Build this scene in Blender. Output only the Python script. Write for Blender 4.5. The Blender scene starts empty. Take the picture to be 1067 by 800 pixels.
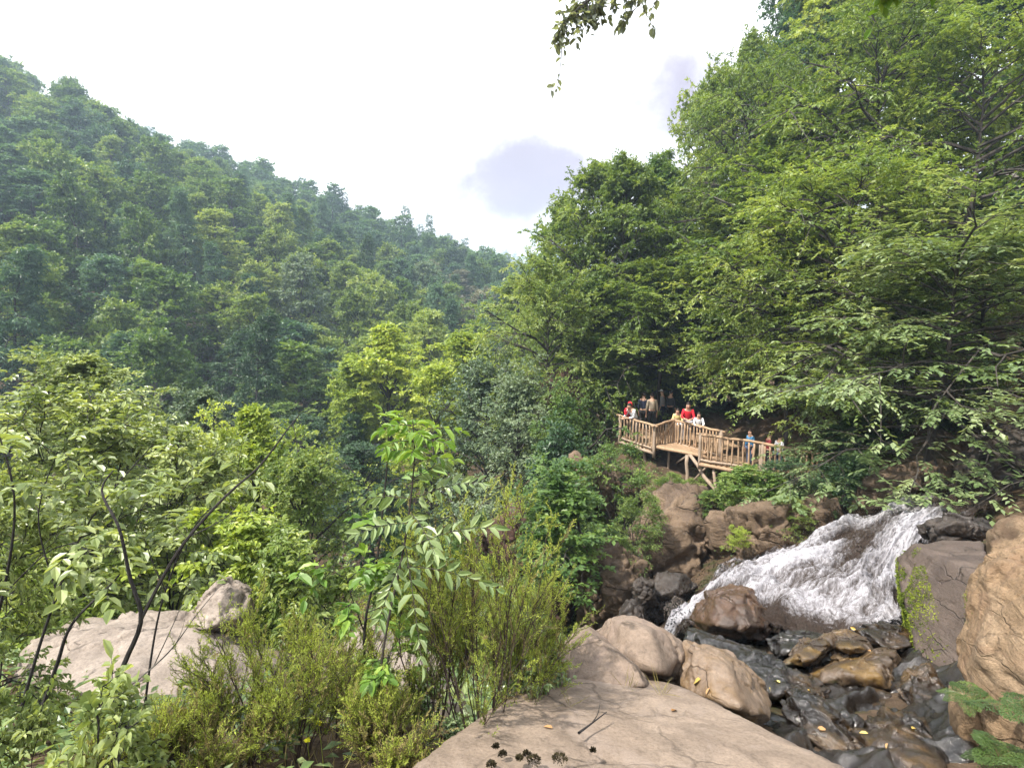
import bpy, bmesh, math, random
import numpy as np
from mathutils import Vector, Matrix

S = bpy.context.scene
COL = S.collection
F_PX, CX, CY, PITCH = 560.0, 533.5, 400.0, math.radians(6.0)
CP, SP = math.cos(PITCH), math.sin(PITCH)

def P(px, py, D):
    """Point of the valley seen at (px,py) of the 1067x800 photo, D metres in front of the viewer."""
    u = (px - CX) / F_PX
    v = -(py - CY) / F_PX
    y = CP + v * SP
    z = -SP + v * CP
    return np.array([u * D / y, D, z * D / y])

def nrm(a):
    return a / np.maximum(np.linalg.norm(a, axis=-1, keepdims=True), 1e-9)

def sstep(a, b, x):
    t = np.clip((x - a) / (b - a), 0, 1)
    return t * t * (3 - 2 * t)

# ------------------------------------------------------------------ noise
_pr = np.random.RandomState(7)
_perm = np.concatenate([_pr.permutation(256)] * 3).astype(np.int64)
_val = _pr.rand(256) * 2 - 1

def vnoise(p):
    p = np.asarray(p, float)
    i = np.floor(p).astype(np.int64)
    f = p - i
    f = f * f * f * (f * (f * 6 - 15) + 10)
    i &= 255
    x, y, z = i[:, 0], i[:, 1], i[:, 2]
    def h(a, b, c):
        return _val[_perm[_perm[_perm[a & 255] + (b & 255)] + (c & 255)]]
    fx, fy, fz = f[:, 0], f[:, 1], f[:, 2]
    def lx(b, c):
        return h(x, b, c) * (1 - fx) + h(x + 1, b, c) * fx
    a = lx(y, z) * (1 - fy) + lx(y + 1, z) * fy
    b = lx(y, z + 1) * (1 - fy) + lx(y + 1, z + 1) * fy
    return a * (1 - fz) + b * fz

def fbm(p, o=4, g=.5):
    r, a, s = 0, 1.0, 0
    for k in range(o):
        r = r + a * vnoise(p * (2 ** k) + 17.3 * k)
        s += a
        a *= g
    return r / s

def ridged(p, o=3):
    r, a, s = 0, 1.0, 0
    for k in range(o):
        r = r + a * (1 - 2 * np.abs(vnoise(p * (2 ** k) + 31.7 * k)))
        s += a
        a *= .5
    return r / s

def chunks(p, seed=0):
    """fractured-stone field: every cell gets its own step and tilt, with a crack where cells meet"""
    p = np.asarray(p, float)
    i = np.floor(p).astype(np.int64)
    n = len(p)
    b1 = np.full(n, 9.); b2 = np.full(n, 9.); val = np.zeros(n)
    for dx in (-1, 0, 1):
        for dy in (-1, 0, 1):
            for dz in (-1, 0, 1):
                c = i + [dx, dy, dz]
                h = _perm[_perm[_perm[(c[:, 0] + seed) & 255] + (c[:, 1] & 255)] + (c[:, 2] & 255)]
                r = [_val[_perm[h + k]] for k in range(7)]
                q = c + .5 + .48 * np.stack(r[:3], 1)
                dv = p - q
                d = np.sqrt((dv ** 2).sum(1))
                v = .55 * r[3] + .75 * (dv[:, 0] * r[4] + dv[:, 1] * r[5] + dv[:, 2] * r[6])
                nb = d < b1
                b2 = np.where(nb, b1, np.minimum(b2, d))
                val = np.where(nb, v, val)
                b1 = np.where(nb, d, b1)
    return .8 * val - .4 * np.exp(-((b2 - b1) / .06) ** 2)

# ------------------------------------------------------------------ mesh building
class MB:
    """collects quads for ONE mesh object"""
    def __init__(self):
        self.v, self.f, self.m, self.t, self.n = [], [], [], [], 0
    def add(self, v, f, mi=0, tint=None):
        v = np.asarray(v, float).reshape(-1, 3)
        f = np.asarray(f, np.int64).reshape(-1, 4)
        self.v.append(v)
        self.f.append(f + self.n)
        self.m.append(np.full(len(f), mi, np.int32))
        self.t.append(np.full(len(f), .5) if tint is None else np.broadcast_to(tint, (len(f),)))
        self.n += len(v)
    def mesh(self, name, mats, smooth=False, origin=None):
        me = bpy.data.meshes.new(name)
        v = np.concatenate(self.v) if self.v else np.zeros((0, 3))
        if origin is not None:
            v = v - np.asarray(origin)
        f = np.concatenate(self.f) if self.f else np.zeros((0, 4), np.int64)
        me.vertices.add(len(v))
        me.vertices.foreach_set('co', v.astype(np.float32).ravel())
        me.loops.add(len(f) * 4)
        me.loops.foreach_set('vertex_index', f.astype(np.int32).ravel())
        me.polygons.add(len(f))
        me.polygons.foreach_set('loop_start', np.arange(0, len(f) * 4, 4, dtype=np.int32))
        for m in (mats if isinstance(mats, (list, tuple)) else [mats]):
            me.materials.append(m)
        if len(f):
            me.polygons.foreach_set('material_index', np.concatenate(self.m))
            a = me.attributes.new('tint', 'FLOAT', 'FACE')
            a.data.foreach_set('value', np.concatenate(self.t).astype(np.float32))
            me.polygons.foreach_set('use_smooth', np.full(len(f), smooth))
        me.update(calc_edges=True)
        return me

def tubes(mb, Pl, R, sides=6, mi=0, tint=.5, cap=True):
    """Pl (M,K,3) polylines, R (M,K) radii"""
    Pl = np.asarray(Pl, float)
    R = np.asarray(R, float)
    M, K, _ = Pl.shape
    T = np.empty_like(Pl)
    T[:, 1:-1] = Pl[:, 2:] - Pl[:, :-2]
    T[:, 0] = Pl[:, 1] - Pl[:, 0]
    T[:, -1] = Pl[:, -1] - Pl[:, -2]
    T = nrm(T)
    main = np.abs(nrm(Pl[:, -1] - Pl[:, 0]))
    ref = np.zeros((M, 3))
    ref[np.arange(M), np.argmin(main, axis=1)] = 1
    A = nrm(np.cross(T, ref[:, None, :]))
    B = np.cross(T, A)
    th = np.arange(sides) * 2 * math.pi / sides
    V = Pl[:, :, None, :] + R[:, :, None, None] * (A[:, :, None, :] * np.cos(th)[None, None, :, None] + B[:, :, None, :] * np.sin(th)[None, None, :, None])
    idx = np.arange(M * K * sides).reshape(M, K, sides)
    a = idx[:, :-1, :]
    b = np.roll(a, -1, axis=2)
    c = idx[:, 1:, :]
    d = np.roll(c, -1, axis=2)
    mb.add(V, np.stack([a, b, d, c], -1), mi, tint)

def log(mb, a, b, r, rng=None, wob=.0, sides=8, mi=0, K=5, taper=.9, tint=.5):
    """a round rustic pole with closed ends"""
    a = np.asarray(a, float); b = np.asarray(b, float)
    s = np.linspace(0, 1, K)[:, None]
    p = a * (1 - s) + b * s
    rr = r * (1 + (taper - 1) * s[:, 0])
    if rng is not None and wob:
        w = rng.normal(0, wob, (K, 3)); w[0] = 0; w[-1] = 0
        p = p + w
        rr = rr * (1 + rng.normal(0, .06, K))
    d = nrm(b - a)
    p = np.concatenate([p[:1] - d * .001, p, p[-1:] + d * .001])
    rr = np.concatenate([[.001], rr, [.001]])
    tubes(mb, p[None], rr[None], sides, mi, tint)

def box(mb, c, sx, sy, sz, rotz=0, mi=0, tint=.5):
    v = np.array([[x, y, z] for x in (-.5, .5) for y in (-.5, .5) for z in (-.5, .5)]) * [sx, sy, sz]
    cr, sr = math.cos(rotz), math.sin(rotz)
    v = np.stack([v[:, 0] * cr - v[:, 1] * sr, v[:, 0] * sr + v[:, 1] * cr, v[:, 2]], 1) + np.asarray(c)
    mb.add(v, [[0, 1, 3, 2], [4, 6, 7, 5], [0, 4, 5, 1], [2, 3, 7, 6], [0, 2, 6, 4], [1, 5, 7, 3]], mi, tint)

# ------------------------------------------------------------------ objects
def tag(o, label=None, cat=None, group=None, kind=None):
    if label: o['label'] = label
    if cat: o['category'] = cat
    if group: o['group'] = group
    if kind: o['kind'] = kind
    return o

def link(name, data, parent=None, loc=None):
    o = bpy.data.objects.new(name, data)
    COL.objects.link(o)
    if parent is not None:
        o.parent = parent
    if loc is not None:
        o.location = Vector([float(q) for q in loc])
    return o

def empty(name, loc, rz=0):
    o = bpy.data.objects.new(name, None)
    o.empty_display_size = .2
    COL.objects.link(o)
    o.location = Vector([float(q) for q in loc])
    o.rotation_euler = (0, 0, rz)
    return o

# ------------------------------------------------------------------ materials
def srgb(r, g, b):
    def c(x):
        x /= 255
        return x / 12.92 if x <= .04045 else ((x + .055) / 1.055) ** 2.4
    return (c(r), c(g), c(b), 1)

class NT:
    def __init__(self, name):
        self.mat = bpy.data.materials.new(name)
        self.mat.use_nodes = True
        self.t = self.mat.node_tree
        self.t.nodes.clear()
        self.out = self.n('ShaderNodeOutputMaterial')
    def n(self, typ, **kw):
        nd = self.t.nodes.new(typ)
        for k, v in kw.items():
            if hasattr(nd, k):
                setattr(nd, k, v)
        return nd
    def l(self, a, b):
        self.t.links.new(a, b)
    def setv(self, nd, **kw):
        for k, v in kw.items():
            k = k.replace('_', ' ')
            if hasattr(v, 'is_output'):
                self.l(v, nd.inputs[k])
            else:
                nd.inputs[k].default_value = v
        return nd
    def noise(self, vec, scale, detail=4, rough=.55, dist=0.):
        nd = self.n('ShaderNodeTexNoise')
        self.l(vec, nd.inputs['Vector'])
        nd.inputs['Scale'].default_value = scale
        nd.inputs['Detail'].default_value = detail
        nd.inputs['Roughness'].default_value = rough
        nd.inputs['Distortion'].default_value = dist
        return nd.outputs['Fac']
    def ramp(self, fac, stops, interp='LINEAR'):
        nd = self.n('ShaderNodeValToRGB')
        self.l(fac, nd.inputs['Fac'])
        el = nd.color_ramp.elements
        nd.color_ramp.interpolation = interp
        el[0].position, el[0].color = stops[0]
        el[1].position, el[1].color = stops[-1]
        for p, c in stops[1:-1]:
            e = el.new(p)
            e.color = c
        return nd.outputs['Color']
    def mix(self, fac, a, b, blend='MIX'):
        nd = self.n('ShaderNodeMix')
        nd.data_type = 'RGBA'
        nd.blend_type = blend
        for sock, v in ((nd.inputs[0], fac), (nd.inputs[6], a), (nd.inputs[7], b)):
            if hasattr(v, 'is_output'):
                self.l(v, sock)
            else:
                sock.default_value = v
        return nd.outputs[2]
    def math(self, op, a, b=0., clamp=False):
        nd = self.n('ShaderNodeMath')
        nd.operation = op
        nd.use_clamp = clamp
        for sock, v in ((nd.inputs[0], a), (nd.inputs[1], b)):
            if hasattr(v, 'is_output'):
                self.l(v, sock)
            else:
                sock.default_value = v
        return nd.outputs[0]
    def mapping(self, vec, scale=(1, 1, 1), rot=(0, 0, 0)):
        nd = self.n('ShaderNodeMapping')
        self.l(vec, nd.inputs['Vector'])
        nd.inputs['Scale'].default_value = scale
        nd.inputs['Rotation'].default_value = rot
        return nd.outputs['Vector']
    def bump(self, h, strength=.5, dist=.02, nrm_in=None):
        nd = self.n('ShaderNodeBump')
        self.l(h, nd.inputs['Height'])
        nd.inputs['Strength'].default_value = strength
        nd.inputs['Distance'].default_value = dist
        if nrm_in is not None:
            self.l(nrm_in, nd.inputs['Normal'])
        return nd.outputs['Normal']

def g(v):
    return (v, v, v, 1)

LEAF_GAIN = 1.42
ROCK_GAIN = .59
def leaf_mat(name, dark, mid, light, trans=.35, rough=.42, spec=.45, glow=1.5, vary=.5):
    N = NT(name)
    at = N.n('ShaderNodeAttribute', attribute_name='tint')
    oi = N.n('ShaderNodeObjectInfo')
    dark, mid, light = [tuple(min(.5, x * LEAF_GAIN) for x in q) for q in (dark, mid, light)]
    f = N.math('ADD', at.outputs['Fac'], N.math('MULTIPLY', N.math('SUBTRACT', oi.outputs['Random'], .5), vary), True)
    c = N.ramp(f, [(0, dark + (1,)), (.5, mid + (1,)), (1, light + (1,))])
    pr = N.n('ShaderNodeBsdfPrincipled')
    N.setv(pr, Base_Color=c, Roughness=rough, Specular_IOR_Level=spec)
    tr = N.n('ShaderNodeBsdfTranslucent')
    tc = N.mix(1.0, c, (glow * 1.05, glow, glow * .45, 1), 'MULTIPLY')
    N.l(tc, tr.inputs['Color'])
    mx = N.n('ShaderNodeMixShader')
    mx.inputs[0].default_value = trans
    N.l(pr.outputs[0], mx.inputs[1])
    N.l(tr.outputs[0], mx.inputs[2])
    N.l(mx.outputs[0], N.out.inputs['Surface'])
    return N.mat

def bark_mat(name, a, b, scale=6, rough=.85):
    N = NT(name)
    tc = N.n('ShaderNodeTexCoord').outputs['Object']
    st = N.mapping(tc, (1, 1, .25))
    n1 = N.noise(st, scale * 4, 5, .6)
    n2 = N.noise(tc, scale * .4, 3)
    c = N.mix(n2, N.ramp(n1, [(.3, a + (1,)), (.7, b + (1,))]), tuple(x * .7 for x in a) + (1,))
    pr = N.n('ShaderNodeBsdfPrincipled')
    N.setv(pr, Base_Color=c, Roughness=rough, Normal=N.bump(n1, .5, .02))
    N.l(pr.outputs[0], N.out.inputs['Surface'])
    return N.mat

def rock_mat(name, cols, scale=1.0, wet=0., moss=None, moss_amt=0., streak=None, stain=None, bump=.6, rough=.85, rot=(.5, .3, .2), gold=None, pits=.35, bdist=.035, crack_amt=.75):
    """cols: three base colours of the dry stone; wet 0..1 lowers roughness; moss: colour on patches"""
    cols = [tuple(x * ROCK_GAIN for x in q) for q in cols]
    N = NT(name)
    geo = N.n('ShaderNodeNewGeometry')
    tc = geo.outputs['Position']
    st = N.mapping(tc, (scale, scale * .7, scale * 3.2), rot)
    big = N.noise(tc, 1.1 * scale, 5, .6, .4)
    mid = N.noise(st, 3.0, 7, .65, .6)
    fine = N.noise(tc, 38 * scale, 6, .7)
    grit = N.noise(tc, 140 * scale, 2, .6)
    c = N.ramp(big, [(.3, cols[0] + (1,)), (.5, cols[1] + (1,)), (.72, cols[2] + (1,))])
    c = N.mix(N.math('MULTIPLY', N.ramp(mid, [(.35, g(0)), (.65, g(1))]), .6), c, tuple(x * .55 for x in cols[0]) + (1,))
    c = N.mix(1.0, c, N.ramp(fine, [(.25, g(.55)), (.5, g(1.0)), (.8, g(1.3))]), 'MULTIPLY')
    # hairline joints
    vo = N.n('ShaderNodeTexVoronoi', feature='DISTANCE_TO_EDGE')
    warp = N.n('ShaderNodeVectorMath', operation='ADD')
    nv = N.n('ShaderNodeTexNoise')
    N.l(tc, nv.inputs['Vector']); nv.inputs['Scale'].default_value = 2.5 * scale; nv.inputs['Detail'].default_value = 4
    sc = N.n('ShaderNodeVectorMath', operation='SCALE'); N.l(nv.outputs['Color'], sc.inputs[0]); sc.inputs['Scale'].default_value = .55
    N.l(st, warp.inputs[0]); N.l(sc.outputs[0], warp.inputs[1])
    N.l(warp.outputs[0], vo.inputs['Vector']); vo.inputs['Scale'].default_value = .9
    crack = N.ramp(vo.outputs['Distance'], [(0, g(0)), (.022, g(1))])
    crmask = N.ramp(N.noise(tc, 1.7 * scale, 2), [(.42, g(0)), (.58, g(1))])
    crk = N.math('MULTIPLY', N.math('SUBTRACT', 1., crack), crmask)
    c = N.mix(N.math('MULTIPLY', crk, crack_amt), c, tuple(x * .25 for x in cols[0]) + (1,))
    if gold:
        gm = N.ramp(N.noise(tc, 2.1 * scale, 5, .65, .8), [(.5, g(0)), (.66, g(1))])
        c = N.mix(N.math('MULTIPLY', gm, .8), c, gold + (1,))
    if stain:
        sm = N.ramp(N.noise(tc, 1.6 * scale, 6, .7, 1.0), [(.52, g(0)), (.62, g(1))])
        c = N.mix(N.math('MULTIPLY', sm, .7), c, stain + (1,))
    ro = N.math('ADD', N.math('MULTIPLY', mid, .18), max(.05, rough - .68 * wet - .10))
    if moss:
        mm = N.noise(tc, 3.2 * scale, 6, .7, .5)
        mk = N.ramp(mm, [(.62 - .5 * moss_amt, g(0)), (.70 - .5 * moss_amt, g(1))])
        mc = N.ramp(fine, [(.3, tuple(x * .5 for x in moss) + (1,)), (.7, moss + (1,))])
        c = N.mix(mk, c, mc)
        ro = N.math('ADD', ro, N.math('MULTIPLY', mk, .4), True)
    h = N.math('ADD', N.math('MULTIPLY', mid, 1.0), N.math('MULTIPLY', fine, .35))
    h = N.math('SUBTRACT', h, N.math('MULTIPLY', crk, crack_amt))
    h = N.math('ADD', h, N.math('MULTIPLY', grit, .08))
    pr = N.n('ShaderNodeBsdfPrincipled')
    N.setv(pr, Base_Color=c, Roughness=ro, Specular_IOR_Level=.3 + .2 * wet, Normal=N.bump(h, bump, bdist))
    if wet > .3:
        N.setv(pr, Coat_Weight=min(1., .5 * wet), Coat_Roughness=.07)
        N.l(N.bump(N.noise(tc, 14, 6, .65), .7, .04), pr.inputs['Coat Normal'])
    N.l(pr.outputs[0], N.out.inputs['Surface'])
    return N.mat

def plain_mat(name, col, rough=.8, var=.2, scale=30, spec=.3):
    N = NT(name)
    tc = N.n('ShaderNodeTexCoord').outputs['Object']
    n1 = N.noise(tc, scale, 4)
    c = N.mix(1.0, col + (1,), N.ramp(n1, [(.3, g(1 - var)), (.7, g(1 + var))]), 'MULTIPLY')
    pr = N.n('ShaderNodeBsdfPrincipled')
    N.setv(pr, Base_Color=c, Roughness=rough, Specular_IOR_Level=spec)
    N.l(pr.outputs[0], N.out.inputs['Surface'])
    return N.mat

M = {}
M['leaf_green'] = leaf_mat('leaf_green', (.034, .072, .019), (.078, .132, .032), (.155, .205, .052), trans=.4)
M['leaf_yellow'] = leaf_mat('leaf_yellow', (.095, .142, .022), (.185, .24, .038), (.30, .34, .07), glow=1.6, trans=.4)
M['leaf_fresh'] = leaf_mat('leaf_fresh', (.058, .096, .024), (.118, .166, .042), (.215, .255, .080), glow=1.6, trans=.42)
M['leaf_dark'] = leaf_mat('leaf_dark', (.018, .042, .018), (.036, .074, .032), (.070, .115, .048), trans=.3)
M['leaf_blue'] = leaf_mat('leaf_blue', (.026, .060, .036), (.055, .108, .060), (.098, .162, .084), trans=.35)
M['leaf_grey'] = leaf_mat('leaf_grey', (.045, .075, .042), (.085, .125, .068), (.15, .19, .11), trans=.25)
M['leaf_brown'] = leaf_mat('leaf_brown', (.055, .060, .040), (.10, .105, .07), (.17, .165, .11), trans=.2)
M['leaf_pale'] = leaf_mat('leaf_pale', (.080, .115, .034), (.155, .195, .066), (.275, .315, .135), trans=.36, rough=.38, spec=.6, vary=.2)
M['leaf_near'] = leaf_mat('leaf_near', (.040, .075, .022), (.085, .135, .040), (.175, .22, .085), trans=.35, rough=.36, spec=.6, vary=.2)
M['leaf_ash'] = leaf_mat('leaf_ash', (.060, .100, .036), (.115, .165, .070), (.20, .25, .125), trans=.25, rough=.32, spec=.6, vary=.1)
M['heath'] = leaf_mat('heath', (.070, .092, .020), (.160, .200, .034), (.31, .37, .075), trans=.35, rough=.6, spec=.2, vary=.25)
M['heath_dry'] = leaf_mat('heath_dry', (.075, .060, .028), (.145, .125, .050), (.24, .21, .08), trans=.25, rough=.7, spec=.2, vary=.1)
M['fern'] = leaf_mat('fern', (.020, .040, .009), (.042, .074, .016), (.09, .125, .03), trans=.25, vary=.1)
M['moss'] = leaf_mat('moss', (.035, .055, .010), (.095, .125, .016), (.20, .235, .03), trans=.15, rough=.8, spec=.1)
M['bark_dark'] = bark_mat('bark_dark', (.030, .024, .020), (.075, .062, .052))
M['bark_grey'] = bark_mat('bark_grey', (.075, .068, .060), (.17, .155, .14))
M['bark_black'] = bark_mat('bark_black', (.012, .010, .010), (.035, .028, .026), 20)
M['bark_red'] = bark_mat('bark_red', (.045, .028, .022), (.10, .065, .05), 25)
M['timber'] = bark_mat('timber', (.33, .21, .125), (.55, .39, .25), 3)
M['timber_grey'] = bark_mat('timber_grey', (.30, .225, .165), (.52, .40, .30), 3)
M['rock_pale'] = rock_mat('rock_pale', ((.30, .225, .17), (.36, .27, .205), (.42, .325, .255)), 1.0, stain=(.20, .15, .12), bump=.65)
M['rock_slab'] = rock_mat('rock_slab', ((.31, .235, .18), (.38, .29, .22), (.45, .35, .27)), 1.7, stain=(.235, .185, .15), bump=.4)
M['rock_pink'] = rock_mat('rock_pink', ((.35, .285, .235), (.44, .365, .305), (.51, .43, .365)), 1.2, bump=.5)
M['rock_tan'] = rock_mat('rock_tan', ((.40, .265, .15), (.52, .36, .22), (.62, .46, .31)), 1.6, bump=1.0, bdist=.05, crack_amt=.3, stain=(.20, .125, .075))
M['rock_cliff'] = rock_mat('rock_cliff', ((.21, .145, .095), (.30, .21, .14), (.39, .285, .20)), .55, bump=1.0, bdist=.08, stain=(.085, .06, .045))
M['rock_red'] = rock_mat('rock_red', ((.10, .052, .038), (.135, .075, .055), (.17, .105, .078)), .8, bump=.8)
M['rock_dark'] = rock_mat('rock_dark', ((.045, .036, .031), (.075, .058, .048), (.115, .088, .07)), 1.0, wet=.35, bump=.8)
M['rock_wet'] = rock_mat('rock_wet', ((.016, .012, .010), (.034, .022, .014), (.085, .052, .028)), 1.5, wet=1.0, bump=.6, gold=(.085, .048, .016))
M['rock_black'] = rock_mat('rock_black', ((.013, .010, .008), (.024, .018, .014), (.048, .036, .027)), 1.6, wet=1.15, bump=.6)
M['rock_brown'] = rock_mat('rock_brown', ((.13, .070, .036), (.18, .098, .052), (.25, .15, .088)), 1.5, wet=.45, bump=.6, stain=(.07, .045, .03))
M['rock_rust'] = rock_mat('rock_rust', ((.075, .040, .022), (.14, .075, .042), (.26, .155, .095)), 1.8, wet=.75, bump=.6, stain=(.04, .026, .018))
M['rock_golden'] = rock_mat('rock_golden', ((.26, .175, .115), (.34, .245, .17), (.42, .32, .235)), 1.4, wet=.45, bump=.5, gold=(.15, .085, .022), stain=(.13, .085, .05))
M['rock_wetbrown'] = rock_mat('rock_wetbrown', ((.085, .055, .034), (.15, .10, .060), (.25, .17, .11)), 1.5, wet=.75, bump=.6, gold=(.16, .095, .025), moss=(.05, .062, .012), moss_amt=.05)
M['rock_mossy'] = rock_mat('rock_mossy', ((.12, .088, .070), (.165, .122, .098), (.215, .165, .135)), 1.4, wet=.3, bump=.7, stain=(.075, .055, .045))
# ------------------------------------------------------------------ plants
UP = np.array([0, 0, 1.0])

def kids(poly, n, s0, ang, jit, rng, roll=.3, s1=1.0):
    Mn, K, _ = poly.shape
    s = s0 + (s1 - s0) * (np.arange(n)[None, :] + rng.random((Mn, n))) / n
    x = np.clip(s, 0, .9999) * (K - 1)
    i0 = np.minimum(x.astype(int), K - 2)
    fr = (x - i0)[..., None]
    m = np.arange(Mn)[:, None]
    p = poly[m, i0] * (1 - fr) + poly[m, i0 + 1] * fr
    t = nrm(poly[m, i0 + 1] - poly[m, i0])
    upv = nrm(UP + rng.normal(0, roll, (Mn, n, 3)))
    side = nrm(np.cross(t, upv))
    sg = np.where((np.arange(n)[None, :] + rng.integers(0, 2, (Mn, 1))) % 2 == 0, 1., -1.)[..., None]
    a = np.radians(ang + jit * rng.normal(0, 1, (Mn, n)))[..., None]
    d = nrm(t * np.cos(a) + side * sg * np.sin(a) + rng.normal(0, .10, (Mn, n, 3)))
    return p.reshape(-1, 3), d.reshape(-1, 3), s.reshape(-1)

def polys(p, d, L, K, droop, rng, wig=.04):
    s = np.linspace(0, 1, K)
    L = np.asarray(L)[:, None, None]
    q = p[:, None, :] + d[:, None, :] * L * s[None, :, None]
    q = q - UP * (droop * L * (s ** 2)[None, :, None])
    w = rng.normal(0, wig, q.shape) * L * s[None, :, None]
    return q + w

def twig_leaves(tw, n, rng, flat=.7, ang=55, s0=.1):
    """leaves set alternately along each twig polyline: positions, directions, normals"""
    p, d, s = kids(tw, n, s0, ang, 14, rng, roll=(1 - flat))
    N = nrm(np.cross(np.cross(d, UP + rng.normal(0, (1 - flat) * .9, d.shape)), d))
    return p, d, N

def put_leaves(mb, p, d, N, ln, wd, rng, mi=0, fold=.12, two=False, tint=None, droop=.15, jitter=.3):
    n = len(p)
    ln = ln * np.exp(rng.normal(0, jitter * .7, n))[:, None]
    wd = wd * ln
    d = nrm(d - UP * droop * rng.random((n, 1)))
    W = nrm(np.cross(d, N))
    N = np.cross(W, d)
    if tint is None:
        tint = np.clip(rng.normal(.5, .2, n), 0, 1)
    if not two:
        base = p
        tip = p + d * ln - N * ln * .08
        mid = p + d * ln * .45 + N * ln * fold * .5
        V = np.stack([base, mid + W * wd * .5, tip, mid - W * wd * .5], 1)
        mb.add(V, np.arange(n * 4).reshape(n, 4), mi, tint)
    else:
        base = p
        tip = p + d * ln - N * ln * .12
        a1 = p + d * ln * .28
        a2 = p + d * ln * .66 - N * ln * .03
        f = N * ln * fold
        V = np.stack([base, a1 + W * wd * .46 + f, a2 + W * wd * .42 + f, tip, a2 - W * wd * .42 + f, a1 - W * wd * .46 + f], 1)
        i = np.arange(n)[:, None] * 6
        Fq = np.concatenate([i + [0, 1, 2, 3], i + [0, 3, 4, 5]])
        mb.add(V, Fq, mi, np.concatenate([tint, tint]))

def env(shape, gg):
    if shape == 'ovoid':
        return np.sqrt(np.clip(1 - ((gg - .36) / .66) ** 2, .02, 1))
    if shape == 'cone':
        return (1 - gg) ** .8 + .05
    if shape == 'dome':
        return np.sqrt(np.clip(1 - gg ** 2.2, .03, 1))
    if shape == 'spire':
        return np.clip(np.sin(math.pi * (gg * .86 + .14)) ** .7, .06, 1)
    return np.ones_like(gg)

def grow(seed, H=12, R=4, cb=.2, nl=40, shape='ovoid', e0=5, e1=70, nsec=8, ntw=5, nlf=10, ls=.16, lw=.6, ldroop=.2,
         droop=.18, flat=.7, tw=.5, tr=.16, stems=1, spread=25, two=False, twigwood=False, sec_len=.42, bias=None, lean=(0, 0), jit=.22, seg=6, cl=0.3, trunk_top=.97, sec0=.22):
    """returns (wood MB, leaf MB) of a plant standing at the origin"""
    rng = np.random.default_rng(seed)
    wood, leaf = MB(), MB()
    trunks = []
    for k in range(stems):
        K = 9
        z = np.linspace(0, 1, K)
        w = np.cumsum(rng.normal(0, .014 * H, (K, 2)), 0) * z[:, None]
        a = rng.random() * 6.283
        sp = math.tan(math.radians(spread * (0 if stems == 1 else (.35 + .65 * rng.random())))) * H
        hz = H * trunk_top * (1 if k == 0 else rng.uniform(.62, .98))
        t = np.stack([w[:, 0] + math.cos(a) * sp * z + lean[0] * z, w[:, 1] + math.sin(a) * sp * z + lean[1] * z, z * hz], 1)
        trunks.append(t)
    T = np.stack(trunks)
    zr = np.linspace(0, 1, 9)
    rad = tr * (1 - .86 * zr) * (1 + .5 * np.exp(-zr * 14))
    rad = np.repeat(rad[None], stems, 0) * (1 if stems == 1 else .8)
    tubes(wood, T, rad, 8, 0)
    # limbs
    i = np.arange(nl)
    gg = (i + rng.random(nl)) / nl
    f = cb + (1 - cb) * gg ** .92
    which = i % stems
    x = np.clip(f, 0, .999) * 8
    i0 = x.astype(int)
    fr = (x - i0)[:, None]
    base = T[which, i0] * (1 - fr) + T[which, np.minimum(i0 + 1, 8)] * fr
    az = i * 2.39996 + rng.normal(0, .4, nl)
    if stems > 1:
        out = np.arctan2(T[which, 8, 1], T[which, 8, 0])
        az = out + rng.normal(0, 1.1, nl)
    L = R * env(shape, gg) * np.exp(rng.normal(0, jit, nl)) * (1 if stems == 1 else .75)
    if bias is not None:
        ba, bs = bias
        L = L * (1 + bs * np.cos(az - ba))
    el = np.radians(e0 + (e1 - e0) * gg + rng.normal(0, 8, nl))
    d = np.stack([np.cos(az) * np.cos(el), np.sin(az) * np.cos(el), np.sin(el)], 1)
    LP = polys(base, d, L, seg, droop, rng, .035)
    s = np.linspace(0, 1, seg)
    lr = np.clip(tr * .42 * (L / R)[:, None] * (1 - .85 * s)[None], .006, None)
    tubes(wood, LP, lr, 5, 0)
    # secondaries (+ the limb's own end)
    p, d2, sv = kids(LP, nsec, sec0, 52, 12, rng, .35)
    Ls = (np.repeat(L, nsec) * sec_len * (1.12 - .75 * sv) + .12 * R * .5) * np.exp(rng.normal(0, .2, len(sv)))
    SPY = polys(p, d2, Ls, 4, droop * .9, rng, .05)
    endp = LP[:, -2]
    SP2 = polys(endp, nrm(LP[:, -1] - LP[:, -2]), L * .22 + .1, 4, droop, rng, .05)
    SPY = np.concatenate([SPY, SP2])
    LsA = np.concatenate([Ls, L * .22 + .1])
    sr = np.clip(.012 * LsA[:, None] * np.linspace(1, .3, 4)[None], .003, .05)
    tubes(wood, SPY, sr, 3, 0)
    p, d3, sv = kids(SPY, ntw, .15, 45, 14, rng, .4)
    Lt = tw * np.exp(rng.normal(0, .25, len(sv))) * (1.1 - .35 * sv)
    TW = polys(p, d3, Lt, 3, droop * .8, rng, .05)
    if twigwood:
        tubes(wood, TW, np.repeat(np.array([[.0035, .0028, .0015]]), len(TW), 0) * (ls / .08), 3, 0)
    lp, ld, ln = twig_leaves(TW, nlf, rng, flat)
    # clump-wise colour: leaves of one spray share a tone
    tint = np.repeat(np.repeat(np.clip(rng.normal(.5, cl * .5, len(SPY)), 0, 1), ntw), nlf)
    tint = np.clip(tint + rng.normal(0, .13, len(lp)), 0, 1)
    put_leaves(leaf, lp, ld, ln, ls, lw, rng, 0, two=two, tint=tint, droop=ldroop)
    return wood, leaf

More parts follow.
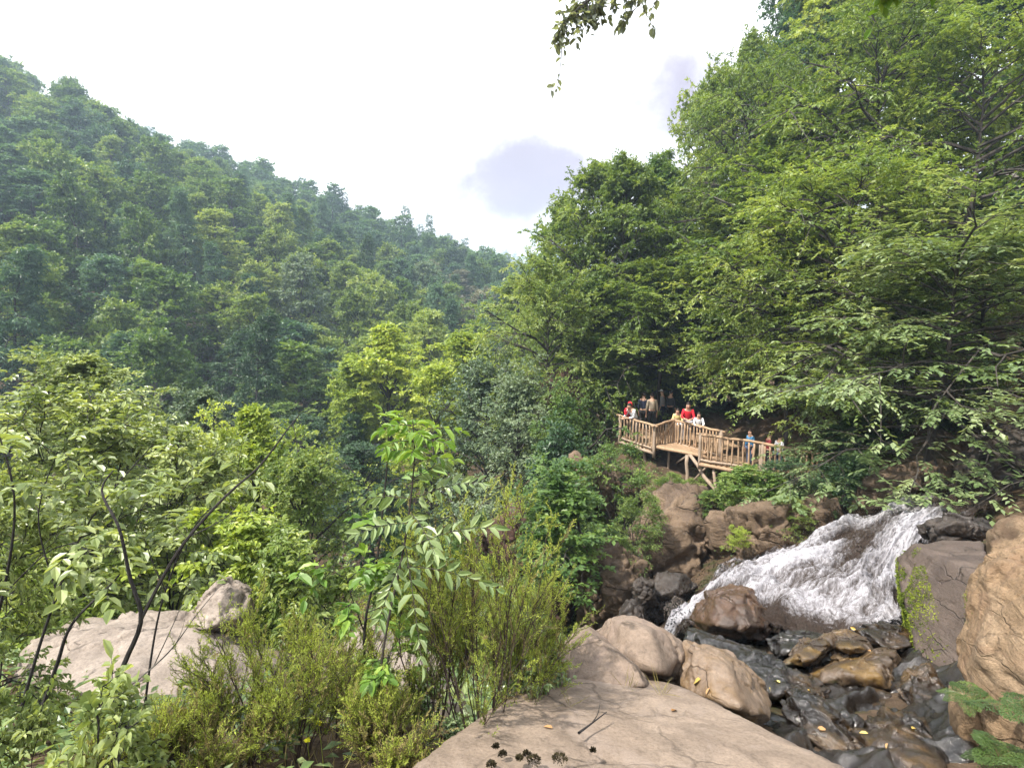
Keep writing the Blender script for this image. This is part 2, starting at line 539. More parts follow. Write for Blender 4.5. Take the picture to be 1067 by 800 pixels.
class Kind:
    """a plant model whose meshes its copies share"""
    def __init__(self, name, bark, leaf, H, R, whole=False, **kw):
        self.H, self.R = H, R
        w, l = grow(H=H, R=R, **kw)
        self.wood, self.leaf = w, l
        self.whole = whole
        if whole:
            mb = MB()
            mb.v, mb.f, mb.t, mb.n = l.v + w.v, list(l.f) + [q + l.n for q in w.f], l.t + w.t, l.n + w.n
            mb.m = [q * 0 for q in l.m] + [q * 0 + 1 for q in w.m]
            self.me = mb.mesh(name, [M[leaf], M[bark]])
        else:
            self.mw = w.mesh(name + '_wood', [M[bark]])
            self.ml = l.mesh(name + '_leaves', [M[leaf]])

def put_plant(kind, name, x, y, z, h, w, rz, label, cat, group=None, leafmat=None, crown='crown', trunk='trunk', tilt=(0, 0)):
    sz = h / kind.H
    sx = w / (2 * kind.R)
    if kind.whole:
        o = link(name, kind.me)
        if leafmat:
            o.material_slots[0].link = 'OBJECT'
            o.material_slots[0].material = M[leafmat]
        o.location = (x, y, z)
        o.rotation_euler = (tilt[0], tilt[1], rz)
        o.scale = (sx, sx, sz)
        return tag(o, label, cat, group)
    r = empty(name, (x, y, z), rz)
    r.rotation_euler = (tilt[0], tilt[1], rz)
    r.scale = (sx, sx, sz)
    a = link(trunk, kind.mw, r)
    b = link(crown, kind.ml, r)
    if leafmat:
        b.material_slots[0].link = 'OBJECT'
        b.material_slots[0].material = M[leafmat]
    return tag(r, label, cat, group)

# ------------------------------------------------------------------ terrain
def hill_top(t):
    return np.clip(46.5 - (t - 25) * .215, 2, 50)

def far_z(X, Y):
    t = .64 * X + .77 * Y
    n = -.77 * X + .64 * Y
    zr = hill_top(t)
    q = np.clip((n - 46) / 124, 0, 1)
    prof = q * (1.22 - .22 * q)
    zl = np.where(n < 170, -14 + (zr + 14) * prof, zr - .35 * (n - 170))
    bump = 2.2 * np.sin(t * .09 + 1.3 * np.sin(n * .05)) + 1.6 * np.sin(t * .21 + n * .13)
    zl = zl + bump * np.clip((n - 60) / 40, 0, 1)
    xv = 3 + .05 * Y
    zr2 = -14 + np.minimum(.52 * np.maximum(X - xv - 4, 0), 48)
    val = -14 + .012 * Y
    back = -12 + .33 * np.maximum(-Y, 0)
    back = np.minimum(back, 40)
    far = np.where(Y > 380, 66 * sstep(380, 620, Y), -99)
    z = np.maximum.reduce([zl, zr2, val, back, far])
    return z

CTRL = [(0, 0, -1.75), (0, -3, -1.6), (4, -4, -1.2), (-4, -3, -1.7), (-3, 1, -2.0), (-1.6, 2.2, -2.05), (0, 1.8, -1.85),
        (-.2, 2.8, -2.35), (-3.6, 5, -3.6), (-2, 8, -5.2), (-6, 8, -4.7), (-8, 3, -2.7), (-12, 12, -7), (0, 4, -3.2), (.5, 5, -3.7), (0, 7, -5.6),
        (1.5, 8.5, -6.2), (1.4, 11, -7.2), (0, 14, -8.8), (-4, 14, -8.8), (1.2, 3, -2.45), (.8, 2.2, -2.1),
        (2, 3.2, -2.65), (3, 4.5, -3.15), (2, 4.2, -3.0), (1.5, 5.4, -3.7), (2.3, 6.3, -4.1),
        (3.5, 2.5, -2.0), (3.4, 1.4, -1.6), (5, 3, -1.3), (6, 5, -1.9), (8, 6.5, -2.1), (10, 8, -2.2), (13, 11, -1.7), (10, 13, -2.6),
        (2.3, 10.5, -6.5), (3.6, 12.5, -6.0), (4.6, 16, -5.2), (6.6, 16.5, -5.45), (7, 18.5, -5.9), (6.8, 20, -5.75), (8.5, 17, -5.6), (7.6, 12.6, -4.2), (9.5, 15, -4.4), (1, 14, -7.6), (2.5, 17, -7),
        (5, 23.5, -5.0), (7, 25, -4.95), (9, 22, -5.0), (10, 25, -4.1), (12, 21, -3.6), (14, 28, -2.9), (19.6, 30, -.6), (28, 30, 2.2), (20, 15, .8), (16, 8, .4), (25, 10, 4), (14, 16, -1.8),
        (3, 22, -6.6), (1, 25, -8.5), (0, 20, -9.2), (-3, 20, -9.6), (-15, 20, -9.4), (-25, 15, -8.5), (-12, 30, -12.5), (0, 32, -12), (6, 33, -7.5), (12, -5, 1), (-14, -6, -2.2), (20, -8, 3), (0, -12, -1), (-24, 0, -5)]
_water_rows = [((1048, 490, 10.6), (1062, 522, 9.0)), ((985, 506, 10.3), (1005, 548, 8.4)), ((930, 526, 10.0), (958, 572, 7.3)), ((880, 541, 9.6), (948, 628, 6.0)),
               ((820, 561, 9.0), (944, 660, 5.3)), ((765, 584, 8.4), (862, 668, 5.25)), ((732, 607, 7.8), (806, 662, 5.5)), ((708, 632, 7.35), (728, 662, 6.0)),
               ((692, 652, 7.15), (702, 668, 6.4)), ((674, 700, 7.2), (688, 715, 6.6))]
for a, b in _water_rows:
    A, B = P(*a), P(*b)
    for q in (.1, .5, .9):
        c = A * (1 - q) + B * q
        CTRL.append((c[0], c[1], c[2] - .28))
for r in (42., 48.):
    for k in range(20):
        a = k * 2 * math.pi / 20
        x, y = r * math.cos(a), r * math.sin(a)
        CTRL.append((x, y, float(far_z(np.array([x]), np.array([y]))[0])))
CTRL = np.array(CTRL, float)
_n = len(CTRL)
_d = np.linalg.norm(CTRL[:, None, :2] - CTRL[None, :, :2], axis=-1)
_Kx = np.where(_d > 0, _d ** 2 * np.log(_d + 1e-9), 0) + np.eye(_n) * .15
_Pm = np.concatenate([np.ones((_n, 1)), CTRL[:, :2]], 1)
_A = np.block([[_Kx, _Pm], [_Pm.T, np.zeros((3, 3))]])
_W = np.linalg.solve(_A, np.concatenate([CTRL[:, 2], np.zeros(3)]))

def ground_z(X, Y):
    X = np.atleast_1d(np.asarray(X, float)); Y = np.atleast_1d(np.asarray(Y, float))
    shp = X.shape
    X = X.ravel(); Y = Y.ravel()
    out = far_z(X, Y)
    r = np.hypot(X, Y)
    m = r < 46
    if m.any():
        x, y = X[m], Y[m]
        d = np.sqrt((x[:, None] - CTRL[None, :, 0]) ** 2 + (y[:, None] - CTRL[None, :, 1]) ** 2)
        k = np.where(d > 0, d ** 2 * np.log(d + 1e-9), 0)
        z = k @ _W[:_n] + _W[_n] + _W[_n + 1] * x + _W[_n + 2] * y
        w = sstep(30, 46, r[m])
        out[m] = z * (1 - w) + out[m] * w
    return out.reshape(shp)

def gz(x, y):
    return float(ground_z(x, y)[0])

def sheet(name, X, Y, Z, mat, smooth=True):
    a, b = X.shape
    mb = MB()
    i = np.arange(a * b).reshape(a, b)
    mb.add(np.stack([X, Y, Z], -1), np.stack([i[:-1, :-1], i[:-1, 1:], i[1:, 1:], i[1:, :-1]], -1))
    return link(name, mb.mesh(name, [mat], smooth))

def ground_material():
    N = NT('earth')
    p = N.n('ShaderNodeNewGeometry').outputs['Position']
    n1 = N.noise(p, .35, 6, .65)
    n2 = N.noise(p, 6, 6, .7)
    n3 = N.noise(p, 40, 4, .7)
    c = N.ramp(n1, [(.3, (.050, .036, .024, 1)), (.5, (.085, .058, .038, 1)), (.7, (.14, .095, .062, 1))])
    c = N.mix(1.0, c, N.ramp(n2, [(.3, g(.5)), (.5, g(1)), (.72, g(1.5))]), 'MULTIPLY')
    c = N.mix(N.ramp(N.noise(p, .9, 5, .7), [(.52, g(0)), (.62, g(.8))]), c, (.028, .042, .012, 1))
    c = N.mix(N.ramp(n3, [(.6, g(0)), (.68, g(.5))]), c, (.17, .115, .06, 1))
    pr = N.n('ShaderNodeBsdfPrincipled')
    h = N.math('ADD', n2, N.math('MULTIPLY', n3, .3))
    N.setv(pr, Base_Color=c, Roughness=.95, Specular_IOR_Level=.15, Normal=N.bump(h, .9, .06))
    N.l(pr.outputs[0], N.out.inputs['Surface'])
    return N.mat
M['earth'] = ground_material()

u = np.linspace(-1, 1, 330)
gx = 6.0 * np.sinh(u * 5.35)
gy = 6 + 6.0 * np.sinh(u * 5.35)
X, Y = np.meshgrid(gx, gy, indexing='ij')
Z = ground_z(X, Y)
pp = np.stack([X.ravel(), Y.ravel(), np.zeros(X.size)], 1)
Z = Z + (fbm(pp * .55, 4) * .16 + fbm(pp * 2.1, 3) * .05).reshape(X.shape) * np.clip(np.hypot(X, Y) / 6, .2, 6)
tag(sheet('ground', X, Y, Z, M['earth']), kind='structure')
# ------------------------------------------------------------------ rocks
_ico = {}
def ico(level):
    if level not in _ico:
        bm = bmesh.new()
        bmesh.ops.create_icosphere(bm, subdivisions=level, radius=1)
        v = np.array([q.co[:] for q in bm.verts])
        f = np.array([[l.index for l in q.verts] for q in bm.faces])
        bm.free()
        _ico[level] = (nrm(v), f)
    return _ico[level]

def rock(name, pts, mat, label, cat='rock', group=None, level=5, soft=40, cuts=12, rough=.05, freq=1.6, ridge=.03, groove=None, kind=None, strata=0., sdir=(.3, .2, 1.), seed=0, fine=.012, chunk=.02, csize=3.2):
    """a stone whose body is the rounded hull of the given points, roughened by noise"""
    pts = np.asarray(pts, float)
    bm = bmesh.new()
    for q in pts:
        bm.verts.new(q)
    r = bmesh.ops.convex_hull(bm, input=bm.verts)
    bmesh.ops.recalc_face_normals(bm, faces=bm.faces)
    bm.normal_update()
    c = pts.mean(0)
    hv = [v.co[:] for v in bm.verts if v.link_faces]
    c = np.array(hv).mean(0) * .5 + .5 * (np.array(hv).max(0) + np.array(hv).min(0)) / 2
    Nn, Dn = [], []
    for fce in bm.faces:
        n = np.array(fce.normal[:]); p0 = np.array(fce.verts[0].co[:])
        d = n @ (p0 - c)
        if d < 0:
            n, d = -n, -d
        Nn.append(n); Dn.append(max(d, .01))
    bm.free()
    rg = np.random.default_rng(seed + 100)
    for q in range(cuts):
        n = nrm(rg.normal(0, 1, 3) * [1, 1, .9])
        Nn.append(n); Dn.append(((pts - c) @ n).max() * (rg.uniform(.72, .86) if q % 3 == 0 else rg.uniform(.84, .97)))
    Nn, Dn = np.array(Nn), np.array(Dn)
    dirs, f = ico(level)
    k = np.clip(dirs @ Nn.T, 0, None) / Dn[None, :]
    rr = np.power((k ** soft).sum(1), -1.0 / soft) if soft < 60 else 1 / k.max(1)
    pos = dirs * rr[:, None]
    size = np.ptp(pts, axis=0).mean()
    q = (pos + c) * freq / size * 2 + seed * 13.7
    disp = rough * fbm(q, 4) + ridge * ridged(q * 1.7 + 5, 3)
    if strata:
        sd = nrm(np.array(sdir))
        h = (pos @ sd) / size * 7 + 1.2 * fbm(q * .8, 3)
        saw = h - np.floor(h)
        disp = disp + strata * (saw ** 3 - .5 * (saw > .93))
    if chunk:
        wp = (pos + c) / size
        wp = wp + .10 * np.stack([fbm(wp * 3 + k * 7.7, 3) for k in range(3)], 1)
        disp = disp + chunk * chunks(wp * csize + seed * 3.1, seed) + chunk * .26 * chunks(wp * csize * 2.7 + 40, seed + 9)
    disp = disp * size
    if groove:
        for gp, gn, gd, gw in groove:
            dd = (pos + c - np.asarray(gp)) @ nrm(np.asarray(gn, float)) + .05 * fbm(q * 2.5, 3) * size
            disp = disp - gd * np.exp(-(dd / gw) ** 2)
    qf = (pos + c) * 9
    disp = disp + fine * fbm(qf, 4)
    pos = pos + dirs * disp[:, None]
    me = bpy.data.meshes.new(name)
    base = c + np.array([0, 0, pos[:, 2].min()])
    v = pos + c - base
    me.vertices.add(len(v)); me.vertices.foreach_set('co', v.astype(np.float32).ravel())
    me.loops.add(len(f) * 3); me.loops.foreach_set('vertex_index', f.astype(np.int32).ravel())
    me.polygons.add(len(f)); me.polygons.foreach_set('loop_start', np.arange(0, len(f) * 3, 3, dtype=np.int32))
    me.polygons.foreach_set('use_smooth', np.ones(len(f), bool))
    me.materials.append(M[mat])
    me.update(calc_edges=True)
    o = link(name, me, loc=base)
    tag(o, label, cat, group, kind)
    return o

def outline(px, D, depth, shrink=.6, slope=0., front=1.0):
    """hull points of a stone from the silhouette it shows, at its distance, with real thickness"""
    px = np.array(px, float)
    cx, cy = px.mean(0)
    y0, y1 = px[:, 1].min(), px[:, 1].max()
    out = []
    for x, y in px:
        d = D + slope * ((y1 + y0) / 2 - y) / max(y1 - y0, 1)
        out.append(P(x, y, d))
    for x, y in px:
        d = D + slope * ((y1 + y0) / 2 - y) / max(y1 - y0, 1)
        out.append(P(cx + (x - cx) * shrink, cy + (y - cy) * shrink, d - depth * front * .5))
        out.append(P(cx + (x - cx) * shrink, cy + (y - cy) * shrink, d + depth * .7))
    return out

# foreground
rock('stone_slab', [P(430, 800, 1.85), P(470, 768, 2.15), P(535, 726, 2.6), P(600, 703, 2.95), P(692, 709, 3.0), P(748, 733, 2.75), P(822, 770, 2.3), P(905, 810, 1.98), P(960, 900, 1.5),
      (1.3, 0, -1.62), (1.0, -1.2, -1.5), (-1.2, -1.2, -1.5), (-1.0, .6, -1.62), (-.9, .2, -2.6), (1.5, .2, -2.8), (.6, 2.8, -2.9), (1.2, 2.6, -2.9), (.1, 2.6, -2.8), (1.4, 1.9, -2.8), (-1, -1.2, -2.5), (1, -1.2, -2.5)],
     'rock_slab', 'wide flat pale beige stone slab in front of the split boulder', level=7, soft=60, cuts=0, rough=.010, ridge=.004, fine=.008, chunk=.006, csize=5, freq=1.2)
rock('boulder', outline([(612, 654), (630, 644), (656, 640), (690, 651), (718, 670), (722, 694), (706, 712), (668, 708), (628, 686)], 3.55, 1.0, .72, slope=.35),
     'rock_pale', 'upper right half of the cracked beige boulder behind the flat slab', 'boulder', 'halves of the cracked boulder', level=6, soft=44, cuts=16, rough=.035, ridge=.012, chunk=.03, fine=.012)
rock('boulder', outline([(574, 704), (588, 668), (610, 649), (628, 662), (652, 686), (692, 704), (698, 720), (640, 728), (580, 722)], 3.36, .9, .74, slope=.3),
     'rock_pale', 'lower left half of the cracked beige boulder behind the flat slab', 'boulder', 'halves of the cracked boulder', level=6, soft=44, cuts=16, rough=.035, ridge=.012, chunk=.03, fine=.012, seed=4)
rock('boulder', outline([(690, 684), (714, 666), (745, 672), (778, 694), (803, 720), (812, 744), (785, 756), (735, 738), (694, 722)], 3.25, .7, .62, slope=.35),
     'rock_golden', 'wet golden brown boulder sloping into the stream right of the split boulder', 'boulder', level=6, soft=50, cuts=18, rough=.04, ridge=.015, chunk=.04, strata=.02)
rock('boulder', outline([(710, 648), (716, 633), (735, 615), (768, 606), (798, 617), (808, 640), (806, 657), (780, 668), (742, 660)], 6.0, .95, .6, slope=.6),
     'rock_rust', 'rusty brown boulder jutting out of the white cascade', 'boulder', level=6, soft=70, cuts=22, rough=.03, ridge=.01, chunk=.055, csize=2.6, strata=.03)
rock('mossy_rock', [P(933, 573, 5.4), P(975, 562, 5.7), P(1024, 562, 5.6), P(1030, 600, 4.4), P(1026, 650, 4.0), P(1005, 705, 3.9), P(985, 728, 3.9), P(962, 700, 4.2), P(945, 625, 4.8),
      P(945, 600, 5.6) + [.5, .8, -.4], P(1024, 600, 5.2) + [.5, 1.0, -.3], P(985, 760, 4.3) + [.3, .5, -.3], P(950, 690, 5.0) + [.2, .3, 0]],
     'rock_mossy', 'flat grey brown rock face with a mossy left edge beside the cascade', level=6, soft=50, cuts=2, rough=.025, ridge=.02)
rock('boulder', [P(1028, 560, 3.7), P(1034, 540, 3.8), P(1059, 524, 3.8), P(1100, 520, 3.9), P(1180, 560, 3.6), P(1002, 675, 3.35), P(1016, 640, 3.25), P(1028, 600, 3.3), P(998, 700, 3.1), P(1024, 745, 2.7), P(1054, 700, 2.55), P(1075, 620, 2.75), P(1075, 560, 3.1), P(1130, 680, 2.7), P(1180, 800, 2.6),
      P(1044, 800, 2.75), P(1060, 860, 2.7), (4.6, 3.8, -.9), (4.5, 4.3, -2.4), (3.9, 4.3, -2.4), (4.6, 2.6, -2.6)],
     'rock_tan', 'large rugged tan boulder at the right edge above the ferns', 'boulder', level=7, soft=90, cuts=34, rough=.05, ridge=.010, chunk=.055, csize=1.9, freq=3.0, fine=.04, seed=3, strata=.0, sdir=(.6, .2, .7))
rock('boulder', outline([(983, 700), (1010, 720), (1040, 760), (1062, 830), (1030, 850), (1008, 800), (990, 760)], 2.95, .4, .6),
     'rock_tan', 'narrow tan rock foot below the large rugged boulder', 'rock', level=5, soft=20, rough=.05, ridge=.03, seed=5)
# wet rocks of the stream
W = [
 ('rock_wetbrown', [(812, 694), (835, 672), (868, 657), (874, 670), (850, 690), (828, 698)], 4.7, .5, 'wedge shaped wet brown rock under the foot of the cascade'),
 ('rock_wetbrown', [(866, 660), (880, 655), (906, 667), (912, 680), (885, 684), (868, 676)], 4.75, .4, 'small wet loaf shaped rock right of the wedge shaped rock'),
 ('rock_wetbrown', [(836, 702), (862, 690), (900, 680), (934, 676), (938, 704), (932, 722), (890, 712), (850, 714)], 4.4, .7, 'broad wet tan brown rock with algae between cascade and mossy rock face'),
 ('rock_wet', [(862, 722), (905, 712), (945, 722), (950, 742), (915, 750), (875, 740)], 3.95, .5, 'dark wet rock below the broad tan brown rock'),
 ('rock_wet', [(806, 742), (838, 722), (872, 745), (902, 792), (890, 812), (850, 785)], 3.15, .5, 'brown streaked wet slab along the edge of the pale stone slab'),
 ('rock_wet', [(885, 762), (925, 745), (975, 762), (1005, 800), (1000, 835), (930, 820)], 2.95, .6, 'dark wet slab with fallen leaves at the bottom of the stream'),
 ('rock_black', [(756, 694), (785, 678), (815, 690), (836, 722), (812, 738), (782, 722)], 4.0, .5, 'glossy black rock between the two brown boulders'),
 ('rock_black', [(700, 664), (725, 655), (765, 668), (806, 682), (790, 700), (735, 692)], 4.9, .6, 'glossy black rock shelf under the rusty boulder'),
 ('rock_black', [(800, 664), (830, 655), (862, 662), (842, 680), (812, 688), (796, 680)], 5.1, .5, 'glossy black ledge at the lower lip of the cascade'),
 ('rock_wet', [(880, 655), (915, 646), (955, 660), (960, 682), (925, 680), (900, 668)], 5.1, .5, 'dark wet ledge at the foot of the mossy rock face'),
 ('rock_wet', [(940, 715), (965, 690), (990, 725), (1000, 765), (975, 768), (950, 745)], 3.7, .5, 'dark shaded rock under the mossy rock face'),
 ('rock_wet', [(800, 705), (830, 698), (856, 716), (860, 738), (835, 742), (808, 725)], 3.8, .4, 'small dark wet rock at the amber pool'),
]
for k, (m, o, D, dp, lab) in enumerate(W):
    rock('wet_rock', outline(o, D, dp, .6, slope=.45), m, lab, 'rock', 'wet rocks in the stream', level=6, soft=70, cuts=22, rough=.05, ridge=.012, chunk=.07, strata=.045, sdir=(.55, -.25, 1), fine=.03, seed=k + 11)
# opposite bank
C = [
 ('rock_cliff', [(664, 560), (680, 512), (705, 497), (750, 510), (782, 540), (778, 590), (735, 612), (690, 635), (664, 610)], 13.0, 2.4, 'big sunlit tan rock outcrop below the wooden walkway', .03),
 ('rock_cliff', [(738, 530), (800, 522), (850, 528), (890, 520), (896, 566), (830, 580), (775, 606), (744, 592)], 11.6, 2.0, 'long low brown rock bank above the white cascade', .03),
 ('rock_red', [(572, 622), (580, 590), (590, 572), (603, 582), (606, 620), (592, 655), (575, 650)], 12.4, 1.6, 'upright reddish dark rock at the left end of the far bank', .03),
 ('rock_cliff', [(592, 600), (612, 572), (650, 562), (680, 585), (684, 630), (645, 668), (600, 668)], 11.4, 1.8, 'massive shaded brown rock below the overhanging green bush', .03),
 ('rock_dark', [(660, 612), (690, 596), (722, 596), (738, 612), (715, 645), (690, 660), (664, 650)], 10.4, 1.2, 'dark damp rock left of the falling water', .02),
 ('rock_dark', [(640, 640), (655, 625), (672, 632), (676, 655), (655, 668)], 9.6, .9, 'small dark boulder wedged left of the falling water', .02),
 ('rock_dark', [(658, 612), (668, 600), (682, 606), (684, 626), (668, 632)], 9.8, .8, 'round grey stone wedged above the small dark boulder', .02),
 ('rock_dark', [(690, 632), (704, 622), (716, 632), (712, 652), (694, 656)], 8.4, .7, 'little wet stone where the water drops away', .02),
 ('rock_cliff', [(884, 500), (930, 484), (985, 478), (1000, 505), (960, 525), (900, 545), (878, 540)], 11.0, 1.6, 'mid brown rock ledge where the stream enters', .03),
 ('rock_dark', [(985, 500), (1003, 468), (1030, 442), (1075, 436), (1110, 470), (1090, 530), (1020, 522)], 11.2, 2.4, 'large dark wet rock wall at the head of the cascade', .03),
 ('rock_cliff', [(1012, 440), (1035, 415), (1080, 402), (1120, 420), (1100, 452), (1040, 450)], 12.0, 2.0, 'smooth tan boulder on top of the dark wet rock wall', .01),
 ('rock_dark', [(955, 548), (985, 538), (1030, 540), (1034, 560), (985, 568), (958, 565)], 7.0, .7, 'dark wet rock splitting the upper cascade', .02),
 ('rock_cliff', [(590, 478), (622, 470), (660, 486), (672, 520), (640, 545), (600, 535)], 15.5, 2.0, 'brown earthy rock hidden under the bush left of the walkway', .03),
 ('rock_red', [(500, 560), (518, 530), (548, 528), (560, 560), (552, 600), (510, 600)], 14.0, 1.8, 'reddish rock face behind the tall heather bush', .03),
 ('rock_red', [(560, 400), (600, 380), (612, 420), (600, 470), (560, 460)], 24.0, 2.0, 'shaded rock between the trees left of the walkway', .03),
]
for k, (m, o, D, dp, lab, st) in enumerate(C):
    rock('rock', outline(o, D, dp, .65), m, lab, 'rock', 'rocks on the far bank', level=6, soft=80, cuts=34, rough=.06, ridge=.012, strata=st, chunk=.13, csize=2.5, sdir=(.5, -.2, .8), freq=2.2, seed=k + 31, fine=.03)
# left outcrop
rock('rock_outcrop', outline([(10, 712), (40, 668), (80, 648), (150, 644), (235, 648), (290, 668), (330, 700), (290, 760), (90, 770)], 5.2, 1.6, .7, slope=1.2),
     'rock_pink', 'broad pale pinkish rock outcrop behind the dark bare stems', level=6, soft=60, rough=.03, ridge=.012, chunk=.05, csize=3, strata=.02, fine=.04)
rock('rock_outcrop', outline([(180, 662), (192, 640), (215, 616), (242, 602), (260, 612), (263, 634), (250, 652), (215, 664)], 5.5, .8, .65, slope=.3),
     'rock_pink', 'pale raised knob at the top of the left rock outcrop', level=6, soft=60, cuts=24, rough=.03, ridge=.012, chunk=.07, strata=.02, fine=.02)
rock('rock_outcrop', outline([(300, 730), (330, 672), (375, 648), (430, 655), (470, 700), (500, 770), (470, 830), (330, 830)], 3.9, 1.0, .7, slope=1.0),
     'rock_pink', 'pale dusty rock partly hidden behind the heather stems', level=5, soft=36, rough=.03, ridge=.02)

# ------------------------------------------------------------------ stream
def bed_sheet():
    gx = np.linspace(.9, 5.2, 260); gy = np.linspace(1.7, 7.6, 330)
    X, Y = np.meshgrid(gx, gy, indexing='ij')
    p = np.stack([X.ravel(), Y.ravel(), np.zeros(X.size)], 1)
    Z = ground_z(X, Y)
    ux = (X - gx[0]) / (gx[-1] - gx[0]); uy = (Y - gy[0]) / (gy[-1] - gy[0])
    e = np.minimum.reduce([ux, 1 - ux, uy, 1 - uy]) * 9
    e = np.clip(e, 0, 1)
    r = (X * .55 + Y * -.35).ravel() * 3.2 + fbm(p * 1.1, 3) * 1.2
    saw = r - np.floor(r)
    h = .13 * np.where(saw < .8, (saw / .8) ** 2, (1 - saw) / .2) + .09 * ridged(p * 1.3, 5) + .06 * fbm(p * 5, 4) + .035 * ridged(p * 9, 3)
    Z = Z - .04 * e - .35 * (1 - e) + h.reshape(X.shape) * e
    return tag(sheet('stream_bed', X, Y, Z, M['rock_black']), kind='structure')
bed_sheet()

def water_mat():
    N = NT('cascade_water')
    uv = N.n('ShaderNodeAttribute', attribute_name='flow').outputs['Vector']
    fo = N.n('ShaderNodeAttribute', attribute_name='foam').outputs['Fac']
    ed = N.n('ShaderNodeAttribute', attribute_name='edge').outputs['Fac']
    n0 = N.noise(N.mapping(uv, (1.0, 2.2, 1)), 1.4, 5, .6, .8)
    n1 = N.noise(N.mapping(uv, (3.2, 5.6, 1)), 1.6, 8, .70, 2.0)
    n2 = N.noise(N.mapping(uv, (11, 13, 1)), 2.0, 7, .75, 1.6)
    k = N.math('ADD', N.math('MULTIPLY', n1, .50), N.math('MULTIPLY', n2, .30))
    k = N.math('ADD', k, N.math('MULTIPLY', n0, .24))
    k = N.math('ADD', k, N.math('MULTIPLY', N.math('SUBTRACT', fo, .5), .60))
    m = N.ramp(k, [(.42, g(0)), (.51, g(.30)), (.60, g(.68)), (.78, g(1))])
    w = N.n('ShaderNodeBsdfPrincipled')
    N.setv(w, Base_Color=(.055, .040, .032, 1), Roughness=.08, Specular_IOR_Level=.6, IOR=1.33)
    N.l(N.bump(N.math('ADD', n2, n1), 1.0, .05), w.inputs['Normal'])
    f = N.n('ShaderNodeBsdfPrincipled')
    fc = N.ramp(n2, [(.3, (.21, .20, .215, 1)), (.66, (.54, .53, .57, 1))])
    N.setv(f, Base_Color=fc, Roughness=.5, Specular_IOR_Level=.3, Normal=N.bump(k, .7, .05))
    mx = N.n('ShaderNodeMixShader')
    N.l(m, mx.inputs[0]); N.l(w.outputs[0], mx.inputs[1]); N.l(f.outputs[0], mx.inputs[2])
    # the sheet thins out to nothing at its banks, in strands
    al = N.math('ADD', ed, N.math('MULTIPLY', N.math('SUBTRACT', n1, .5), 1.6))
    am = N.ramp(al, [(.16, g(0)), (.42, g(1))])
    tr = N.n('ShaderNodeBsdfTransparent')
    m2 = N.n('ShaderNodeMixShader')
    N.l(am, m2.inputs[0]); N.l(tr.outputs[0], m2.inputs[1]); N.l(mx.outputs[0], m2.inputs[2])
    N.l(m2.outputs[0], N.out.inputs['Surface'])
    return N.mat
M['water'] = water_mat()

def catmull(A, n):
    A = np.asarray(A)
    k = len(A)
    t = np.linspace(0, k - 1.0001, n)
    i = t.astype(int); f = (t - i)[:, None]
    g0, g1, g2, g3 = A[np.clip(i - 1, 0, k - 1)], A[i], A[np.clip(i + 1, 0, k - 1)], A[np.clip(i + 2, 0, k - 1)]
    return .5 * ((2 * g1) + (-g0 + g2) * f + (2 * g0 - 5 * g1 + 4 * g2 - g3) * f ** 2 + (-g0 + 3 * g1 - 3 * g2 + g3) * f ** 3)

def cascade():
    NU, NV = 420, 170
    A = catmull([P(*a) for a, b in _water_rows], NU)
    B = catmull([P(*b) for a, b in _water_rows], NU)
    v = np.linspace(0, 1, NV)[None, :, None]
    G = A[:, None, :] * (1 - v) + B[:, None, :] * v
    vv = np.repeat(v[:, :, 0], NU, 0)
    uu = np.repeat(np.linspace(0, 1, NU)[:, None], NV, 1)
    q = np.stack([uu.ravel() * 14, vv.ravel() * 9, np.zeros(uu.size)], 1)
    h = .12 * fbm(q * 1.0, 4) + .10 * ridged(q * np.array([.7, 1.6, 1]), 4) + .04 * ridged(q * np.array([2.2, 4.5, 1]) + 9, 3) + .03 * fbm(q * np.array([3, 5, 1]), 4) + .015 * fbm(q * 9, 3)
    edge = np.minimum(vv, 1 - vv)
    fall = 1 - .7 * sstep(.75, .95, uu)
    # terraces: the water drops in low steps
    st = .10 * np.sin(uu * 34 + 5 * fbm(q * .35, 2).reshape(uu.shape)) * sstep(.1, .3, uu)
    Zo = (h.reshape(uu.shape) + st * .5) * fall - .22 * (1 - sstep(0, .06, edge)) + .05 * sstep(.05, .3, edge)
    G[:, :, 2] += Zo
    # ragged banks
    rag = .12 * fbm(np.stack([uu.ravel() * 30, vv.ravel() * 2, np.zeros(uu.size)], 1), 3).reshape(uu.shape)
    G[:, :, :2] += (B - A)[:, None, :2] * (rag * (1 - sstep(0, .25, edge)) * .35)[..., None]
    foam = .46 + .52 * fbm(q * .45 + 3, 3).reshape(uu.shape) + .22 * sstep(.1, .2, uu) * (1 - sstep(.28, .36, uu)) - .5 * (1 - sstep(.07, .22, uu)) + 1.2 * h.reshape(uu.shape)
    foam = foam - .55 * sstep(.72, .98, vv) * sstep(.42, .6, uu) - .15 * np.exp(-((uu - .72) / .08) ** 2) * sstep(.3, .7, vv) + .12 * sstep(.8, 1, uu)
    mb = MB()
    i = np.arange(NU * NV).reshape(NU, NV)
    mb.add(G, np.stack([i[:-1, :-1], i[1:, :-1], i[1:, 1:], i[:-1, 1:]], -1))
    me = mb.mesh('stream_water', [M['water']], True)
    a = me.attributes.new('flow', 'FLOAT_VECTOR', 'POINT')
    a.data.foreach_set('vector', np.stack([uu * 8 + .25 * np.sin(vv * 5), vv * 3 , uu * 0], -1).astype(np.float32).ravel())
    a = me.attributes.new('foam', 'FLOAT', 'POINT')
    a.data.foreach_set('value', np.clip(foam, 0, 1.2).astype(np.float32).ravel())
    a = me.attributes.new('edge', 'FLOAT', 'POINT')
    a.data.foreach_set('value', (sstep(0, .2, edge) * sstep(0, .05, uu)).astype(np.float32).ravel())
    tag(link('stream_water', me), kind='structure')
    return G, foam
WG, WFOAM = cascade()

